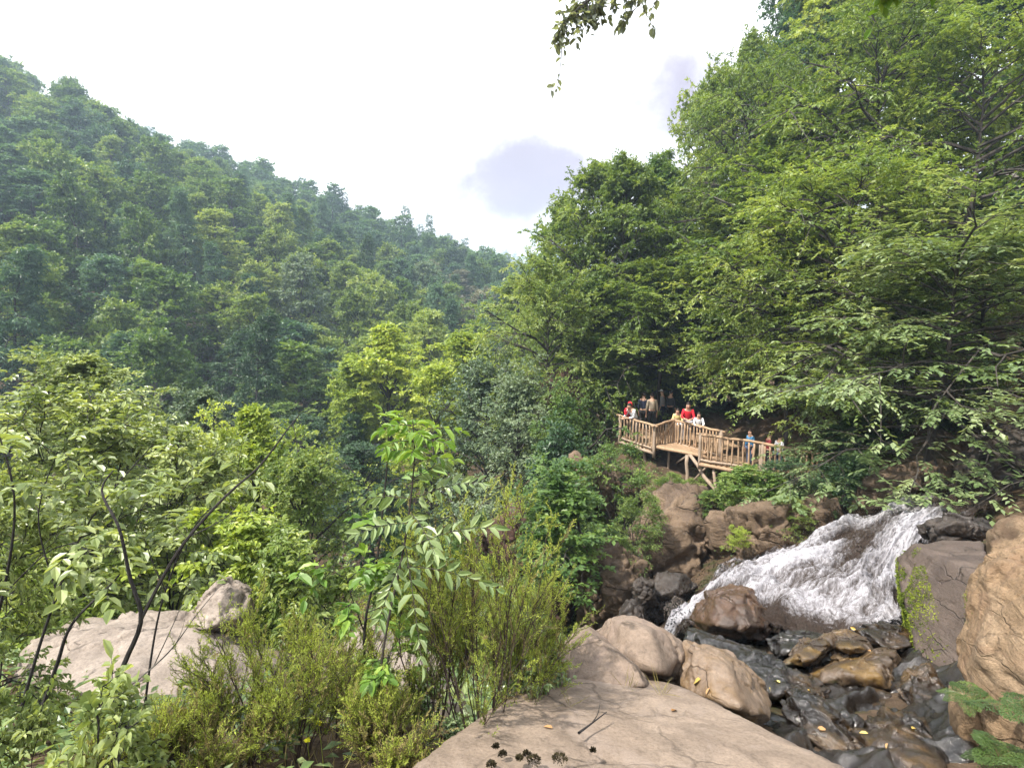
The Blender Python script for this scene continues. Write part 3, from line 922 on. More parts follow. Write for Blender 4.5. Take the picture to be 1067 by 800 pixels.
def spray():
    rng = np.random.default_rng(5)
    mb = MB()
    foam = plain_mat('water_drop', (.85, .86, .88), .25, .0)
    n = 4200
    iu = np.concatenate([rng.integers(330, 419, 1200), rng.integers(40, 180, 1800), rng.integers(150, 330, 1200)])
    iv = np.concatenate([rng.integers(0, 169, 1200), rng.integers(0, 169, 1800), rng.integers(0, 40, 1200)])
    c = WG[iu, iv] + np.stack([rng.normal(0, .12, n), rng.normal(0, .1, n), np.abs(rng.normal(0, .11, n)) + .02], 1)
    s = rng.uniform(.003, .009, n)[:, None]
    # little faceted drops: two stacked quads pinched to points
    o = np.array([[1, 0, 0], [0, 1, 0], [-1, 0, 0], [0, -1, 0], [0, 0, 1.3], [0, 0, -1.3]])
    V = c[:, None, :] + o[None] * s[:, None, :]
    i = np.arange(n)[:, None] * 6
    Fq = np.concatenate([i + [0, 1, 2, 4], i + [2, 3, 0, 4], i + [0, 5, 2, 1], i + [2, 5, 0, 3]])
    mb.add(V, Fq)
    o = link('water_spray', mb.mesh('water_spray', [foam]))
    tag(o, 'fine white drops thrown up along the cascade', 'water spray', kind='stuff')
spray()
# ------------------------------------------------------------------ forests
def proj(x, y, z):
    yc = y * CP - z * SP
    zc = y * SP + z * CP
    return CX + F_PX * x / np.maximum(yc, .01), CY - F_PX * zc / np.maximum(yc, .01)

HK = [
    Kind('hill_beech_round', 'bark_grey', 'leaf_green', 12, 3.4, whole=True, seed=1, shape='ovoid', nl=34, nsec=7, ntw=4, nlf=13, ls=.26, lw=.62, tw=.8, cb=.12, e0=0, e1=72, flat=.25, cl=.35),
    Kind('hill_beech_dome', 'bark_grey', 'leaf_green', 12, 3.8, whole=True, seed=2, shape='dome', nl=34, nsec=7, ntw=4, nlf=13, ls=.26, lw=.62, tw=.8, cb=.15, e0=8, e1=75, flat=.25, cl=.35),
    Kind('hill_hornbeam', 'bark_grey', 'leaf_green', 13, 2.9, whole=True, seed=3, shape='spire', nl=38, nsec=6, ntw=4, nlf=13, ls=.25, lw=.6, tw=.75, cb=.08, e0=15, e1=76, flat=.25, cl=.35),
    Kind('hill_fir', 'bark_dark', 'leaf_dark', 14, 2.7, whole=True, seed=4, shape='cone', nl=60, nsec=6, ntw=3, nlf=9, ls=.34, lw=.30, tw=.65, cb=.06, e0=-12, e1=38, flat=.5, droop=.3, cl=.35),
    Kind('hill_fir_tall', 'bark_dark', 'leaf_dark', 15, 2.3, whole=True, seed=5, shape='cone', nl=64, nsec=5, ntw=3, nlf=9, ls=.34, lw=.30, tw=.6, cb=.10, e0=-18, e1=30, flat=.5, droop=.35, cl=.35),
    Kind('hill_oak', 'bark_dark', 'leaf_green', 11, 3.6, whole=True, seed=6, shape='dome', nl=26, nsec=8, ntw=4, nlf=14, ls=.26, lw=.65, tw=.9, cb=.2, e0=5, e1=70, flat=.25, jit=.32, cl=.4),
]
LK = [
    Kind('far_round', 'bark_grey', 'leaf_green', 12, 3.6, whole=True, seed=21, shape='dome', nl=22, nsec=5, ntw=2, nlf=5, ls=.62, lw=.62, tw=1.0, cb=.12, e0=5, e1=72, flat=.5, cl=.4),
    Kind('far_tall', 'bark_grey', 'leaf_green', 13, 3.0, whole=True, seed=22, shape='spire', nl=22, nsec=5, ntw=2, nlf=5, ls=.6, lw=.6, tw=1.0, cb=.08, e0=15, e1=74, flat=.5, cl=.4),
    Kind('far_fir', 'bark_dark', 'leaf_dark', 14, 2.5, whole=True, seed=23, shape='cone', nl=34, nsec=4, ntw=2, nlf=4, ls=.6, lw=.32, tw=.8, cb=.06, e0=-12, e1=35, flat=.7, droop=.3, cl=.3),
]
def hillside():
    rng = np.random.default_rng(77)
    c = []
    sp = 5.6
    for a in np.arange(-70, 330, sp):
        for b in np.arange(44, 182, sp):
            t = a + rng.uniform(-.42, .42) * sp; n = b + rng.uniform(-.42, .42) * sp
            c.append((.64 * t - .77 * n, .77 * t + .64 * n, n, t))
    c = np.array(c)
    c = c[c[:, 1] > 30]
    z = ground_z(c[:, 0], c[:, 1])
    px, py = proj(c[:, 0], c[:, 1], z + 8)
    ok = (px > -420) & (px < 680) & (py < 520) & (c[:, 1] > 34) & (c[:, 1] < 420)
    c, z, px, py = c[ok], z[ok], px[ok], py[ok]
    order = np.argsort(c[:, 1])
    words = {'leaf_green': 'mid green', 'leaf_dark': 'dark green', 'leaf_blue': 'bluish green', 'leaf_grey': 'greyish green', 'leaf_fresh': 'light green', 'leaf_yellow': 'yellowish green', 'leaf_brown': 'greyish brown'}
    far = MB()
    cnt = 0
    for q, k in enumerate(order):
        x, y, n, t = c[k]
        lump = float(vnoise(np.array([[x * .035, y * .035, 3.3]]))[0]) + rng.normal(0, .36)
        low = n < 85
        fir = rng.random() < (.16 if not low else .20)
        if fir:
            lm = rng.choice(['leaf_dark', 'leaf_blue', 'leaf_blue'])
        elif lump > (.22 if low and px[k] > 220 else .42):
            lm = 'leaf_fresh' if (low and px[k] > 200) else 'leaf_green'
        elif lump > -.10:
            lm = rng.choice(['leaf_green', 'leaf_green', 'leaf_blue', 'leaf_grey']) if px[k] > 150 else rng.choice(['leaf_green', 'leaf_blue', 'leaf_blue'])
        elif lump > -.4:
            lm = rng.choice(['leaf_blue', 'leaf_green'])
        else:
            lm = rng.choice(['leaf_blue', 'leaf_dark', 'leaf_brown' if low else 'leaf_grey'])
        h = rng.uniform(9.5, 13.5) * (1 if not fir else 1.15)
        w = rng.uniform(5.6, 8.0) * (1 if not fir else .74)
        if cnt < 285 and px[k] > -60:
            kd = HK[rng.integers(3, 5)] if fir else HK[[0, 1, 2, 5][rng.integers(0, 4)]]
            zone = 'low' if n < 80 else ('halfway up' if n < 125 else 'high')
            shp = 'conical fir tree' if fir else ('slender broadleaf tree' if kd is HK[2] else ('spreading broadleaf tree' if kd is HK[5] else 'rounded broadleaf tree'))
            spot = 'above the left outcrop' if px[k] < 140 else ('above the yellow tree' if px[k] < 320 else ('above the bright mid valley trees' if px[k] < 460 else 'towards the valley end'))
            put_plant(kd, 'fir_tree' if fir else 'broadleaf_tree', x, y, z[k] - .4, h, w, rng.random() * 6.28,
                      f'{words[lm]} {shp} {zone + " on" if zone != "halfway up" else zone} the far hillside {spot}', 'tree', 'trees on the far hillside', leafmat=lm)
            cnt += 1
        else:
            kd = LK[2] if fir else LK[rng.integers(0, 2)]
            sx = w / (2 * kd.R); sz = h / kd.H; a = rng.random() * 6.28
            toff = {'leaf_dark': -.30, 'leaf_blue': -.22, 'leaf_grey': .0, 'leaf_green': -.02, 'leaf_fresh': .14, 'leaf_yellow': .22, 'leaf_brown': -.1}[lm]
            for V, Fq, mi, T in list(zip(kd.leaf.v, kd.leaf.f, kd.leaf.m, kd.leaf.t)):
                v = V * [sx, sx, sz]
                v = np.stack([v[:, 0] * math.cos(a) - v[:, 1] * math.sin(a) + x, v[:, 0] * math.sin(a) + v[:, 1] * math.cos(a) + y, v[:, 2] + z[k] - .4], 1)
                far.add(v, Fq - Fq.min(), 0, np.clip(T * .7 + .15 + toff, 0, 1))
            far_tr = np.array([[x, y, z[k] - 1], [x, y, z[k] + h * .8]])
            tubes(far, far_tr[None], np.array([[.18, .04]]), 4, 1)
    # the wooded ridge at the end of the valley
    for k in range(260):
        x = rng.uniform(-60, 130); y = rng.uniform(430, 640)
        zz = gz(x, y); kd = LK[rng.integers(0, 3)]
        s = rng.uniform(.9, 1.5)
        for V, Fq, T in zip(kd.leaf.v, kd.leaf.f, kd.leaf.t):
            sel = slice(0, None, 3)
            Fs = (Fq - Fq.min())[sel]
            far.add(V.reshape(-1, 4, 3)[sel].reshape(-1, 3) * s * 1.15 + [x, y, zz - 1], np.arange(len(Fs) * 4).reshape(-1, 4), 0, np.clip(T[sel] * .6 + .1, 0, 1))
    o = link('distant_forest', far.mesh('distant_forest', [M['leaf_far'], M['bark_dark']]))
    tag(o, 'dense green forest covering the upper hillside up to the ridge', 'forest', kind='stuff')
M['leaf_far'] = leaf_mat('leaf_far', (.020, .048, .026), (.054, .104, .042), (.115, .172, .055), trans=.35, vary=0)
hillside()

M['leaf_spray'] = leaf_mat('leaf_spray', (.055, .088, .034), (.110, .155, .064), (.21, .25, .13), trans=.35, rough=.36, spec=.6, vary=.2)
# ------------------------------------------------------------------ mid valley and right bank
MK = {
    'broad': Kind('valley_broadleaf', 'bark_dark', 'leaf_green', 12, 3.6, seed=31, shape='ovoid', nl=48, nsec=9, ntw=5, nlf=11, ls=.17, lw=.6, tw=.55, cb=.10, e0=0, e1=74, flat=.6, cl=.45, tr=.17),
    'bushy': Kind('valley_bushy', 'bark_dark', 'leaf_grey', 8, 3.4, seed=32, shape='dome', nl=50, nsec=9, ntw=5, nlf=11, ls=.15, lw=.6, tw=.5, cb=.05, e0=0, e1=78, flat=.5, cl=.45, tr=.14, jit=.3),
    'slim': Kind('valley_slim', 'bark_dark', 'leaf_yellow', 11, 2.6, seed=33, shape='spire', nl=46, nsec=8, ntw=5, nlf=11, ls=.17, lw=.6, tw=.5, cb=.08, e0=25, e1=80, flat=.5, cl=.4, tr=.13),
    'fir': Kind('valley_fir', 'bark_dark', 'leaf_dark', 14, 2.9, seed=34, shape='cone', nl=80, nsec=9, ntw=5, nlf=9, ls=.2, lw=.28, tw=.45, cb=.06, e0=-15, e1=35, flat=.8, droop=.32, cl=.35, tr=.18),
    'tall': Kind('bank_beech', 'bark_grey', 'leaf_green', 17, 4.4, seed=35, shape='ovoid', nl=70, nsec=11, ntw=5, nlf=14, ls=.20, lw=.6, tw=.62, cb=.14, e0=-2, e1=70, flat=.55, droop=.16, cl=.45, tr=.2),
    'tall2': Kind('bank_hornbeam', 'bark_grey', 'leaf_green', 17, 4.0, seed=36, shape='spire', nl=72, nsec=11, ntw=5, nlf=14, ls=.19, lw=.58, tw=.6, cb=.10, e0=-8, e1=66, flat=.55, droop=.2, cl=.45, tr=.2),
    'layer': Kind('bank_layered', 'bark_dark', 'leaf_fresh', 10, 4.6, seed=37, shape='dome', nl=40, nsec=11, ntw=6, nlf=12, ls=.14, lw=.58, tw=.55, cb=.42, e0=-4, e1=55, flat=.7, droop=.14, cl=.4, tr=.13),
    'layer2': Kind('bank_spreading', 'bark_dark', 'leaf_fresh', 11, 5.2, seed=38, shape='ovoid', nl=40, nsec=11, ntw=6, nlf=12, ls=.14, lw=.58, tw=.6, cb=.36, e0=-10, e1=50, flat=.7, droop=.16, cl=.4, tr=.15),
    'droop': Kind('bank_drooping', 'bark_dark', 'leaf_near', 6, 3.6, seed=41, shape='ovoid', nl=44, nsec=10, ntw=5, nlf=11, ls=.125, lw=.55, tw=.42, cb=.12, e0=-14, e1=52, flat=.92, droop=.2, cl=.45, tr=.1),
    'shrub': Kind('bank_shrub', 'bark_dark', 'leaf_green', 3, 1.7, seed=39, shape='dome', nl=36, nsec=7, ntw=4, nlf=9, ls=.11, lw=.6, tw=.3, cb=.03, e0=5, e1=80, flat=.5, cl=.45, tr=.05, stems=4, spread=25),
    'shrub2': Kind('bank_shrub_fine', 'bark_dark', 'leaf_green', 3, 1.8, seed=40, shape='dome', nl=40, nsec=8, ntw=4, nlf=10, ls=.085, lw=.5, tw=.3, cb=.03, e0=0, e1=80, flat=.5, cl=.5, tr=.05, stems=5, spread=30),
}
_rr = np.random.default_rng(9)
def stand(kind, px, py, D, wpx, lm, label, name='broadleaf_tree', cat='tree', group='trees in the valley', sink=.2, zbase=None, crown='crown', trunk='trunk', tilt=(0, 0)):
    top = P(px, py, D)
    zb = gz(top[0], top[1]) - sink if zbase is None else zbase
    h = max(top[2] - zb, .4)
    w = wpx / F_PX * D
    return put_plant(MK[kind], name, top[0], top[1], zb, h, w, _rr.random() * 6.28, label, cat, group, lm, crown, trunk, tilt)

V = [
 # kind, px, py(top), D, width px, leaf, label
 ('slim', 402, 340, 34, 110, 'leaf_yellow', 'bright yellow green tree with pointed tops in mid valley'),
 ('slim', 366, 372, 34, 80, 'leaf_yellow', 'smaller yellow green tree beside the bright pointed one'),
 ('slim', 440, 326, 58, 46, 'leaf_yellow', 'slim yellow green tree below the dark hillside gap'),
 ('broad', 484, 358, 34, 110, 'leaf_yellow', 'light green rounded tree right of the bright pointed tree'),
 ('broad', 545, 300, 44, 110, 'leaf_fresh', 'light green tree at the valley end beside the right bank'),
 ('bushy', 505, 395, 27, 120, 'leaf_grey', 'grey green bushy tree in the middle of the valley'),
 ('bushy', 540, 410, 22, 110, 'leaf_grey', 'pale grey green dense tree left of the walkway'),
 ('broad', 446, 392, 30, 100, 'leaf_yellow', 'fresh green tree between the pointed tree and the grey bush'),
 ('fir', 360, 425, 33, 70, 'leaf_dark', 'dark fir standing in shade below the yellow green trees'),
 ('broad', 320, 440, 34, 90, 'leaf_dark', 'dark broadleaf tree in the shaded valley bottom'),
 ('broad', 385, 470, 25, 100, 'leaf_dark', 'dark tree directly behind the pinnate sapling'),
 ('broad', 285, 425, 40, 80, 'leaf_green', 'mid green tree above the bright yellow tree'),
 ('bushy', 232, 320, 60, 92, 'leaf_brown', 'greyish brown feathery tree at the foot of the hillside'),
 ('broad', 110, 340, 52, 95, 'leaf_green', 'rounded green tree at the foot of the hill on the left'),
 ('slim', 262, 426, 12.5, 110, 'leaf_yellow', 'vivid lime yellow young tree behind the left outcrop'),
 ('bushy', 225, 470, 12.5, 120, 'leaf_yellow', 'yellow green bush at the foot of the lime yellow tree'),
 ('bushy', 315, 492, 11.5, 150, 'leaf_fresh', 'fresh green bush right of the lime yellow tree'),
 ('bushy', 180, 500, 13, 110, 'leaf_fresh', 'light green bush left of the lime yellow tree'),
 ('broad', 70, 388, 11, 180, 'leaf_pale', 'pale green loose tree at the left rising above the shrubs'),
 ('broad', -30, 440, 10, 160, 'leaf_pale', 'pale green tree cut by the left edge'),
 ('broad', 205, 420, 17, 110, 'leaf_grey', 'greyish loose crown between pale tree and lime yellow tree'),
 ('bushy', 130, 440, 15, 150, 'leaf_pale', 'pale green bush behind the left shrubs'),
]
for k, px, py, D, w, lm, lab in V:
    stand(k, px, py, D, w, lm, lab, name='fir_tree' if k == 'fir' else 'broadleaf_tree', group='trees in the valley')

R = [
 ('tall2', 588, 212, 33, 110, 'leaf_fresh', 'tall green tree at the left end of the right bank wood'),
 ('tall', 622, 186, 29, 120, 'leaf_fresh', 'tall feathery tree rising beside the purple cloud'),
 ('tall2', 655, 168, 27, 110, 'leaf_fresh', 'tall tree with ragged top behind the walkway'),
 ('tall2', 688, 172, 31, 105, 'leaf_green', 'tree filling the saddle between the ragged tree and the fir'),
 ('fir', 700, 150, 33, 90, 'leaf_green', 'dark pointed fir rising in the gap of the right bank wood'),
 ('tall', 745, 100, 32, 105, 'leaf_fresh', 'tall green tree rising above the walkway stairs'),
 ('tall2', 785, 45, 30, 100, 'leaf_fresh', 'very tall tree on the skyline of the right bank'),
 ('tall', 832, -10, 30, 120, 'leaf_blue', 'hazy tall tree behind the very tall skyline tree'),
 ('tall2', 880, -60, 28, 160, 'leaf_fresh', 'tall tree crown reaching the upper edge on the right'),
 ('tall', 960, -90, 26, 190, 'leaf_fresh', 'large hazy tree at the upper right corner'),
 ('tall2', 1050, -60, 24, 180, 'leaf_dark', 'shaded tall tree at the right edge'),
 ('layer', 570, 290, 24, 130, 'leaf_fresh', 'fresh green layered tree left of the walkway'),
 ('layer', 690, 283, 25.5, 170, 'leaf_fresh', 'spreading light green tree hanging over the walkway'),
 ('broad', 610, 300, 26, 110, 'leaf_green', 'mid green tree behind the walkway end'),
 ('tall2', 760, 210, 27, 150, 'leaf_fresh', 'dense green tree behind the walkway on the slope'),
 ('layer2', 712, 215, 30, 130, 'leaf_fresh', 'bright green upper crown in the right bank wood'),
 ('layer2', 800, 90, 25, 170, 'leaf_fresh', 'bright green sunlit crown high on the right bank'),
 ('tall', 850, 120, 22, 190, 'leaf_fresh', 'sunlit tree crown in the middle of the right bank wood'),
 ('layer2', 930, 40, 20, 220, 'leaf_fresh', 'broad layered crown below the upper right corner'),
 ('layer2', 1010, 60, 17, 240, 'leaf_fresh', 'layered green tree at the right edge'),
 ('layer', 830, 235, 18, 190, 'leaf_fresh', 'layered light green tree above the lower walkway'),
 ('layer2', 900, 190, 15.5, 260, 'leaf_fresh', 'wide layered tree leaning over the walkway from the right'),
 ('layer', 1040, 260, 12.5, 240, 'leaf_near', 'layered tree with drooping sprays at the right edge'),
 ('layer', 632, 360, 26, 100, 'leaf_green', 'low green tree shading the left end of the walkway'),
 ('droop', 985, 262, 11.6, 330, 'leaf_spray', 'tree with pale drooping sprays over the entering stream'),
 ('droop', 945, 320, 13.8, 170, 'leaf_spray', 'tree with pale glossy leaf layers in front of the lower walkway'),
 ('bushy', 590, 430, 18.5, 90, 'leaf_green', 'dense dark green bush left of the walkway end'),
]
for k, px, py, D, w, lm, lab in R:
    stand(k, px, py, D, w, lm, lab, name='fir_tree' if k == 'fir' else 'broadleaf_tree', group='trees of the right bank wood')

B = [
 ('shrub', 612, 492, 11.3, 165, 'leaf_green', 'large green bush overhanging the far rocks', P(612, 588, 11.3)[2]),
 ('shrub2', 650, 470, 14.5, 100, 'leaf_green', 'fine leaved bush just left of the walkway', None),
 ('shrub', 556, 515, 12.2, 100, 'leaf_green', 'green bush at the left end of the far rocks', P(556, 590, 12.2)[2]),
 ('shrub2', 662, 515, 11.6, 60, 'leaf_fresh', 'yellowish green bush on top of the tan outcrop', P(662, 575, 11.6)[2]),
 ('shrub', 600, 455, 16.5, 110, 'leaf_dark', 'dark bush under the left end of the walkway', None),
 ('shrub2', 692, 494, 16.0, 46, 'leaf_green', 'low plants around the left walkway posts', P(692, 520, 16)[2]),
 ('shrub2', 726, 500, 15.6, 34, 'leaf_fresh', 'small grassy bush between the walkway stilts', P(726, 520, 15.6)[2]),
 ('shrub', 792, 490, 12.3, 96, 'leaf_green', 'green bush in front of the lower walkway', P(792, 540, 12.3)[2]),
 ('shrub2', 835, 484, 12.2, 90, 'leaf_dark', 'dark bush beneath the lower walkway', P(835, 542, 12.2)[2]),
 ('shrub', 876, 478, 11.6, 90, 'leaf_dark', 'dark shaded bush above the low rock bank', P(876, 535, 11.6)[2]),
 ('shrub2', 757, 512, 12.3, 56, 'leaf_green', 'thin green plants along the low rock bank', P(757, 545, 12.3)[2]),
 ('shrub2', 812, 520, 10.9, 60, 'leaf_fresh', 'light green plants hanging over the low rock bank', P(812, 548, 10.9)[2]),
 ('shrub2', 770, 548, 10.6, 26, 'leaf_yellow', 'tiny yellow green tuft in a crevice beside the cascade', P(770, 570, 10.6)[2]),
 ('shrub', 470, 575, 10.5, 110, 'leaf_green', 'green bush in the ravine behind the tall heather', None),
 ('shrub2', 525, 590, 9.5, 80, 'leaf_fresh', 'light green bush in the ravine below the reddish rock', None),
 ('shrub', 430, 560, 13, 110, 'leaf_dark', 'dark bush at the ravine floor behind the sapling', None),
 ('shrub2', 500, 545, 13.5, 80, 'leaf_green', 'fine leaved bush at the foot of the reddish rock', None),
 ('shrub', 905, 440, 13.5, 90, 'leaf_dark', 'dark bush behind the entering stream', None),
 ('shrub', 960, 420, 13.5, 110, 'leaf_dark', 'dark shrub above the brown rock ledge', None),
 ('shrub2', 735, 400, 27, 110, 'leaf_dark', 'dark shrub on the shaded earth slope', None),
]
for k, px, py, D, w, lm, lab, zb in B:
    stand(k, px, py, D, w, lm, lab, name='bush', cat='bush', group='bushes on the far bank', sink=.1, zbase=zb, crown='foliage', trunk='stems')
# ------------------------------------------------------------------ wooden walkway
def walkway():
    rng = np.random.default_rng(3)
    RH = 1.02
    A0, A1, B1, C1 = P(646, 433, 22.0), P(682, 443.5, 20.7), P(703, 437.5, 21.4), P(752, 449.5, 19.7)
    D0, D1, D2 = P(730, 452.5, 19.0), P(795, 462, 17.6), P(862, 474, 16.0)
    up = np.array([0, 0, 1.0])
    root = empty('wooden_walkway', (A1[0], A1[1], A1[2] - RH - .9))
    inv = np.array(root.location[:])
    tag(root, 'rustic wooden walkway of round poles on stilts above the far rocks', 'walkway')
    def part(name, mb, mat, parent=root, label=None):
        o = link(name, mb.mesh(name, [M[mat]], True, origin=inv), parent)
        if label: o['label'] = label
        return o
    def railing(a, b, n, lab, posts=(True, True), grey=.3, ext=.15):
        d = nrm(b - a)
        mb = MB(); log(mb, a - d * ext, b + d * ext, .052, rng, .012, 8, K=9)
        rail = part('handrail', mb, 'timber', label=lab)
        mb = MB(); log(mb, a - up * (RH - .10), b - up * (RH - .10), .045, rng, .01, 8, K=7)
        part('bottom_rail', mb, 'timber_grey')
        for k in range(n):
            s = (k + .5) / n
            p = a * (1 - s) + b * s
            mb = MB()
            lean = rng.normal(0, .02, 3); lean[2] = 0
            log(mb, p - up * RH + lean, p - up * .03, rng.uniform(.030, .042), rng, .007, 6, K=5, taper=rng.uniform(.8, 1.1))
            part('baluster', mb, 'timber_grey' if rng.random() < grey else 'timber')
        for ok, p in zip(posts, (a, b)):
            if ok:
                mb = MB(); log(mb, p - up * (RH + .25), p + up * .05, .062, rng, .008, 8)
                part('post', mb, 'timber_grey')
    railing(A0, A1, 11, 'upper left handrail', (True, True))
    railing(A1, B1, 8, 'short handrail turning back', (False, True))
    railing(B1, C1, 15, 'middle handrail where people lean', (False, True))
    railing(D0, D1, 12, 'lower handrail', (True, True), .15)
    railing(D1, D2, 12, 'lower handrail behind leaves', (False, True), .15)
    # the long brace crossing from inner corner to the front lip
    L0 = P(684, 465, 20.75)
    mb = MB(); log(mb, B1 + up * .05, L0, .055, rng, .01); part('diagonal_brace', mb, 'timber')
    Lr = P(730, 475, 19.55)
    mb = MB(); log(mb, L0 - nrm(Lr - L0) * .25 + up * -.02, Lr + nrm(Lr - L0) * .35, .075, rng, .01); part('edge_beam', mb, 'timber')
    mb = MB(); log(mb, A0 - up * (RH + .08), A1 - up * (RH + .08), .07, rng, .01); part('edge_beam', mb, 'timber_grey')
    mb = MB(); log(mb, D0 - up * (RH + .08), D1 - up * (RH + .08), .07, rng, .01); part('edge_beam', mb, 'timber')
    mb = MB(); log(mb, D1 - up * (RH + .08), D2 - up * (RH + .08), .07, rng, .01); part('edge_beam', mb, 'timber')
    # deck boards
    def deck(front, back, name, lab):
        """boards run from the front polyline to the back polyline"""
        mb = MB()
        front, back = np.array(front), np.array(back)
        K = 40
        t = np.linspace(0, 1, K + 1)
        def ev(pl, s):
            seg = np.linalg.norm(np.diff(pl, axis=0), axis=1); cum = np.concatenate([[0], np.cumsum(seg)]); cum = cum / cum[-1]
            return np.stack([np.interp(s, cum, pl[:, q]) for q in range(3)], 1)
        Fp, Bp = ev(front, t), ev(back, t)
        for k in range(K):
            gpx = .06
            a0 = Fp[k] * (1 - gpx) + Fp[k + 1] * gpx; a1 = Fp[k + 1] * (1 - gpx) + Fp[k] * gpx
            b0 = Bp[k] * (1 - gpx) + Bp[k + 1] * gpx; b1 = Bp[k + 1] * (1 - gpx) + Bp[k] * gpx
            dz = up * (.05 + rng.normal(0, .006))
            v = [a0 - dz, a1 - dz, b1 - dz, b0 - dz, a0, a1, b1, b0]
            mb.add(v, [[3, 2, 1, 0], [4, 5, 6, 7], [0, 1, 5, 4], [1, 2, 6, 5], [2, 3, 7, 6], [3, 0, 4, 7]], 0, rng.random())
        o = link(name, mb.mesh(name, [M['timber']], False, origin=inv), root)
        o['label'] = lab
    dz = up * (RH - .02)
    deck([A0 - dz, A1 - dz, L0 + up * .06, Lr + up * .06], [A0 - dz + [1.2, 3.2, 0], B1 - dz + [.9, 2.8, 0], B1 - dz + [2.2, 2.4, 0], C1 - dz + [1.6, 2.0, 0]], 'deck', 'upper deck of cross boards')
    deck([D0 - dz, D1 - dz, D2 - dz], [D0 - dz + [1.2, 1.5, 0], D1 - dz + [.9, 1.6, 0], D2 - dz + [1.3, 1.2, 0]], 'deck', 'lower deck of cross boards')
    # stilts and struts
    def stilt(px, py, D, q, r=.07, mat='timber_grey', name='stilt'):
        a = P(px, py, D)
        a[2] = min(a[2], gz(a[0], a[1]) + .0) - .35 if name == 'stilt' else a[2]
        mb = MB(); log(mb, a, q, r, rng, .015); part(name, mb, mat)
    stilt(716, 500, 19.6, P(716, 474, 19.7))
    stilt(676, 490, 21.2, P(669, 463, 21.6))
    stilt(697, 485, 21, P(697, 470, 20.8), .05)
    mb = MB(); log(mb, P(751, 519, 18.4), P(719, 474, 19.6), .07, rng, .015); part('strut', mb, 'timber_grey')
    mb = MB(); log(mb, P(747, 521, 18.5), P(743, 486, 18.8), .055, rng, .01); part('strut', mb, 'timber_grey')
    mb = MB(); log(mb, P(705, 482, 20.6), P(718, 474, 19.7), .04, rng, .01); part('strut', mb, 'timber_grey')
    mb = MB(); log(mb, P(722, 501, 19.8), P(739, 484, 19.2), .04, rng, .01); part('strut', mb, 'timber_grey')
    stilt(800, 500, 17.2, P(798, 487, 17.5))
    stilt(855, 515, 15.8, P(858, 500, 16.0))
    return A0[2] - RH, D0[2] - RH
DECK_U, DECK_L = walkway()

# ------------------------------------------------------------------ people
def skinned(name, verts, edges, radii, mat, parent=None, sub=1, inv=(0, 0, 0)):
    me = bpy.data.meshes.new(name + '_skeleton')
    me.from_pydata([tuple(map(float, v)) for v in verts], edges, [])
    o = bpy.data.objects.new(name, me)
    COL.objects.link(o)
    m = o.modifiers.new('skin', 'SKIN'); m.use_smooth_shade = True
    sk = me.skin_vertices[0].data
    for k, r in enumerate(radii):
        r = (r, r) if not isinstance(r, tuple) else r
        sk[k].radius = r
        sk[k].use_root = (k == 0)
    s = o.modifiers.new('sub', 'SUBSURF'); s.levels = sub; s.render_levels = sub
    dg = bpy.context.evaluated_depsgraph_get()
    dg.update()
    res = bpy.data.meshes.new_from_object(o.evaluated_get(dg))
    res.name = name
    o.modifiers.clear()
    o.data = res
    bpy.data.meshes.remove(me)
    res.materials.clear(); res.materials.append(mat)
    if parent: o.parent = parent
    return o

def blob(mb, c, sx, sy, sz, R=None, n=10, cut=-2.):
    th = np.linspace(0, math.pi, n); ph = np.linspace(0, 2 * math.pi, 2 * n + 1)[:-1]
    v = np.stack([np.outer(np.sin(th), np.cos(ph)), np.outer(np.sin(th), np.sin(ph)), np.outer(np.cos(th), np.ones_like(ph))], -1)
    i = np.arange(n * 2 * n).reshape(n, 2 * n)
    f = np.stack([i[:-1], i[1:], np.roll(i[1:], -1, 1), np.roll(i[:-1], -1, 1)], -1).reshape(-1, 4)
    vv = v.reshape(-1, 3)
    keep = vv[f].mean(1)[:, 2] > cut
    v = vv * [sx, sy, sz]
    if R is not None: v = v @ R.T
    mb.add(v + np.asarray(c), f[keep])

SKIN = plain_mat('skin', (.50, .30, .21), .55, .06, 40)
CLOTH = {k: plain_mat('cloth_' + k, c, .9, .12, 60) for k, c in dict(red=(.55, .02, .035), white=(.78, .78, .80), navy=(.02, .025, .05), beige=(.40, .33, .25), yellow=(.62, .50, .22), black=(.018, .017, .018), blue=(.10, .30, .55), maroon=(.20, .03, .035), grey=(.25, .25, .27), denim=(.06, .085, .15), pink=(.60, .22, .24)).items()}
HAIR = plain_mat('hair', (.025, .016, .012), .6, .2, 80)

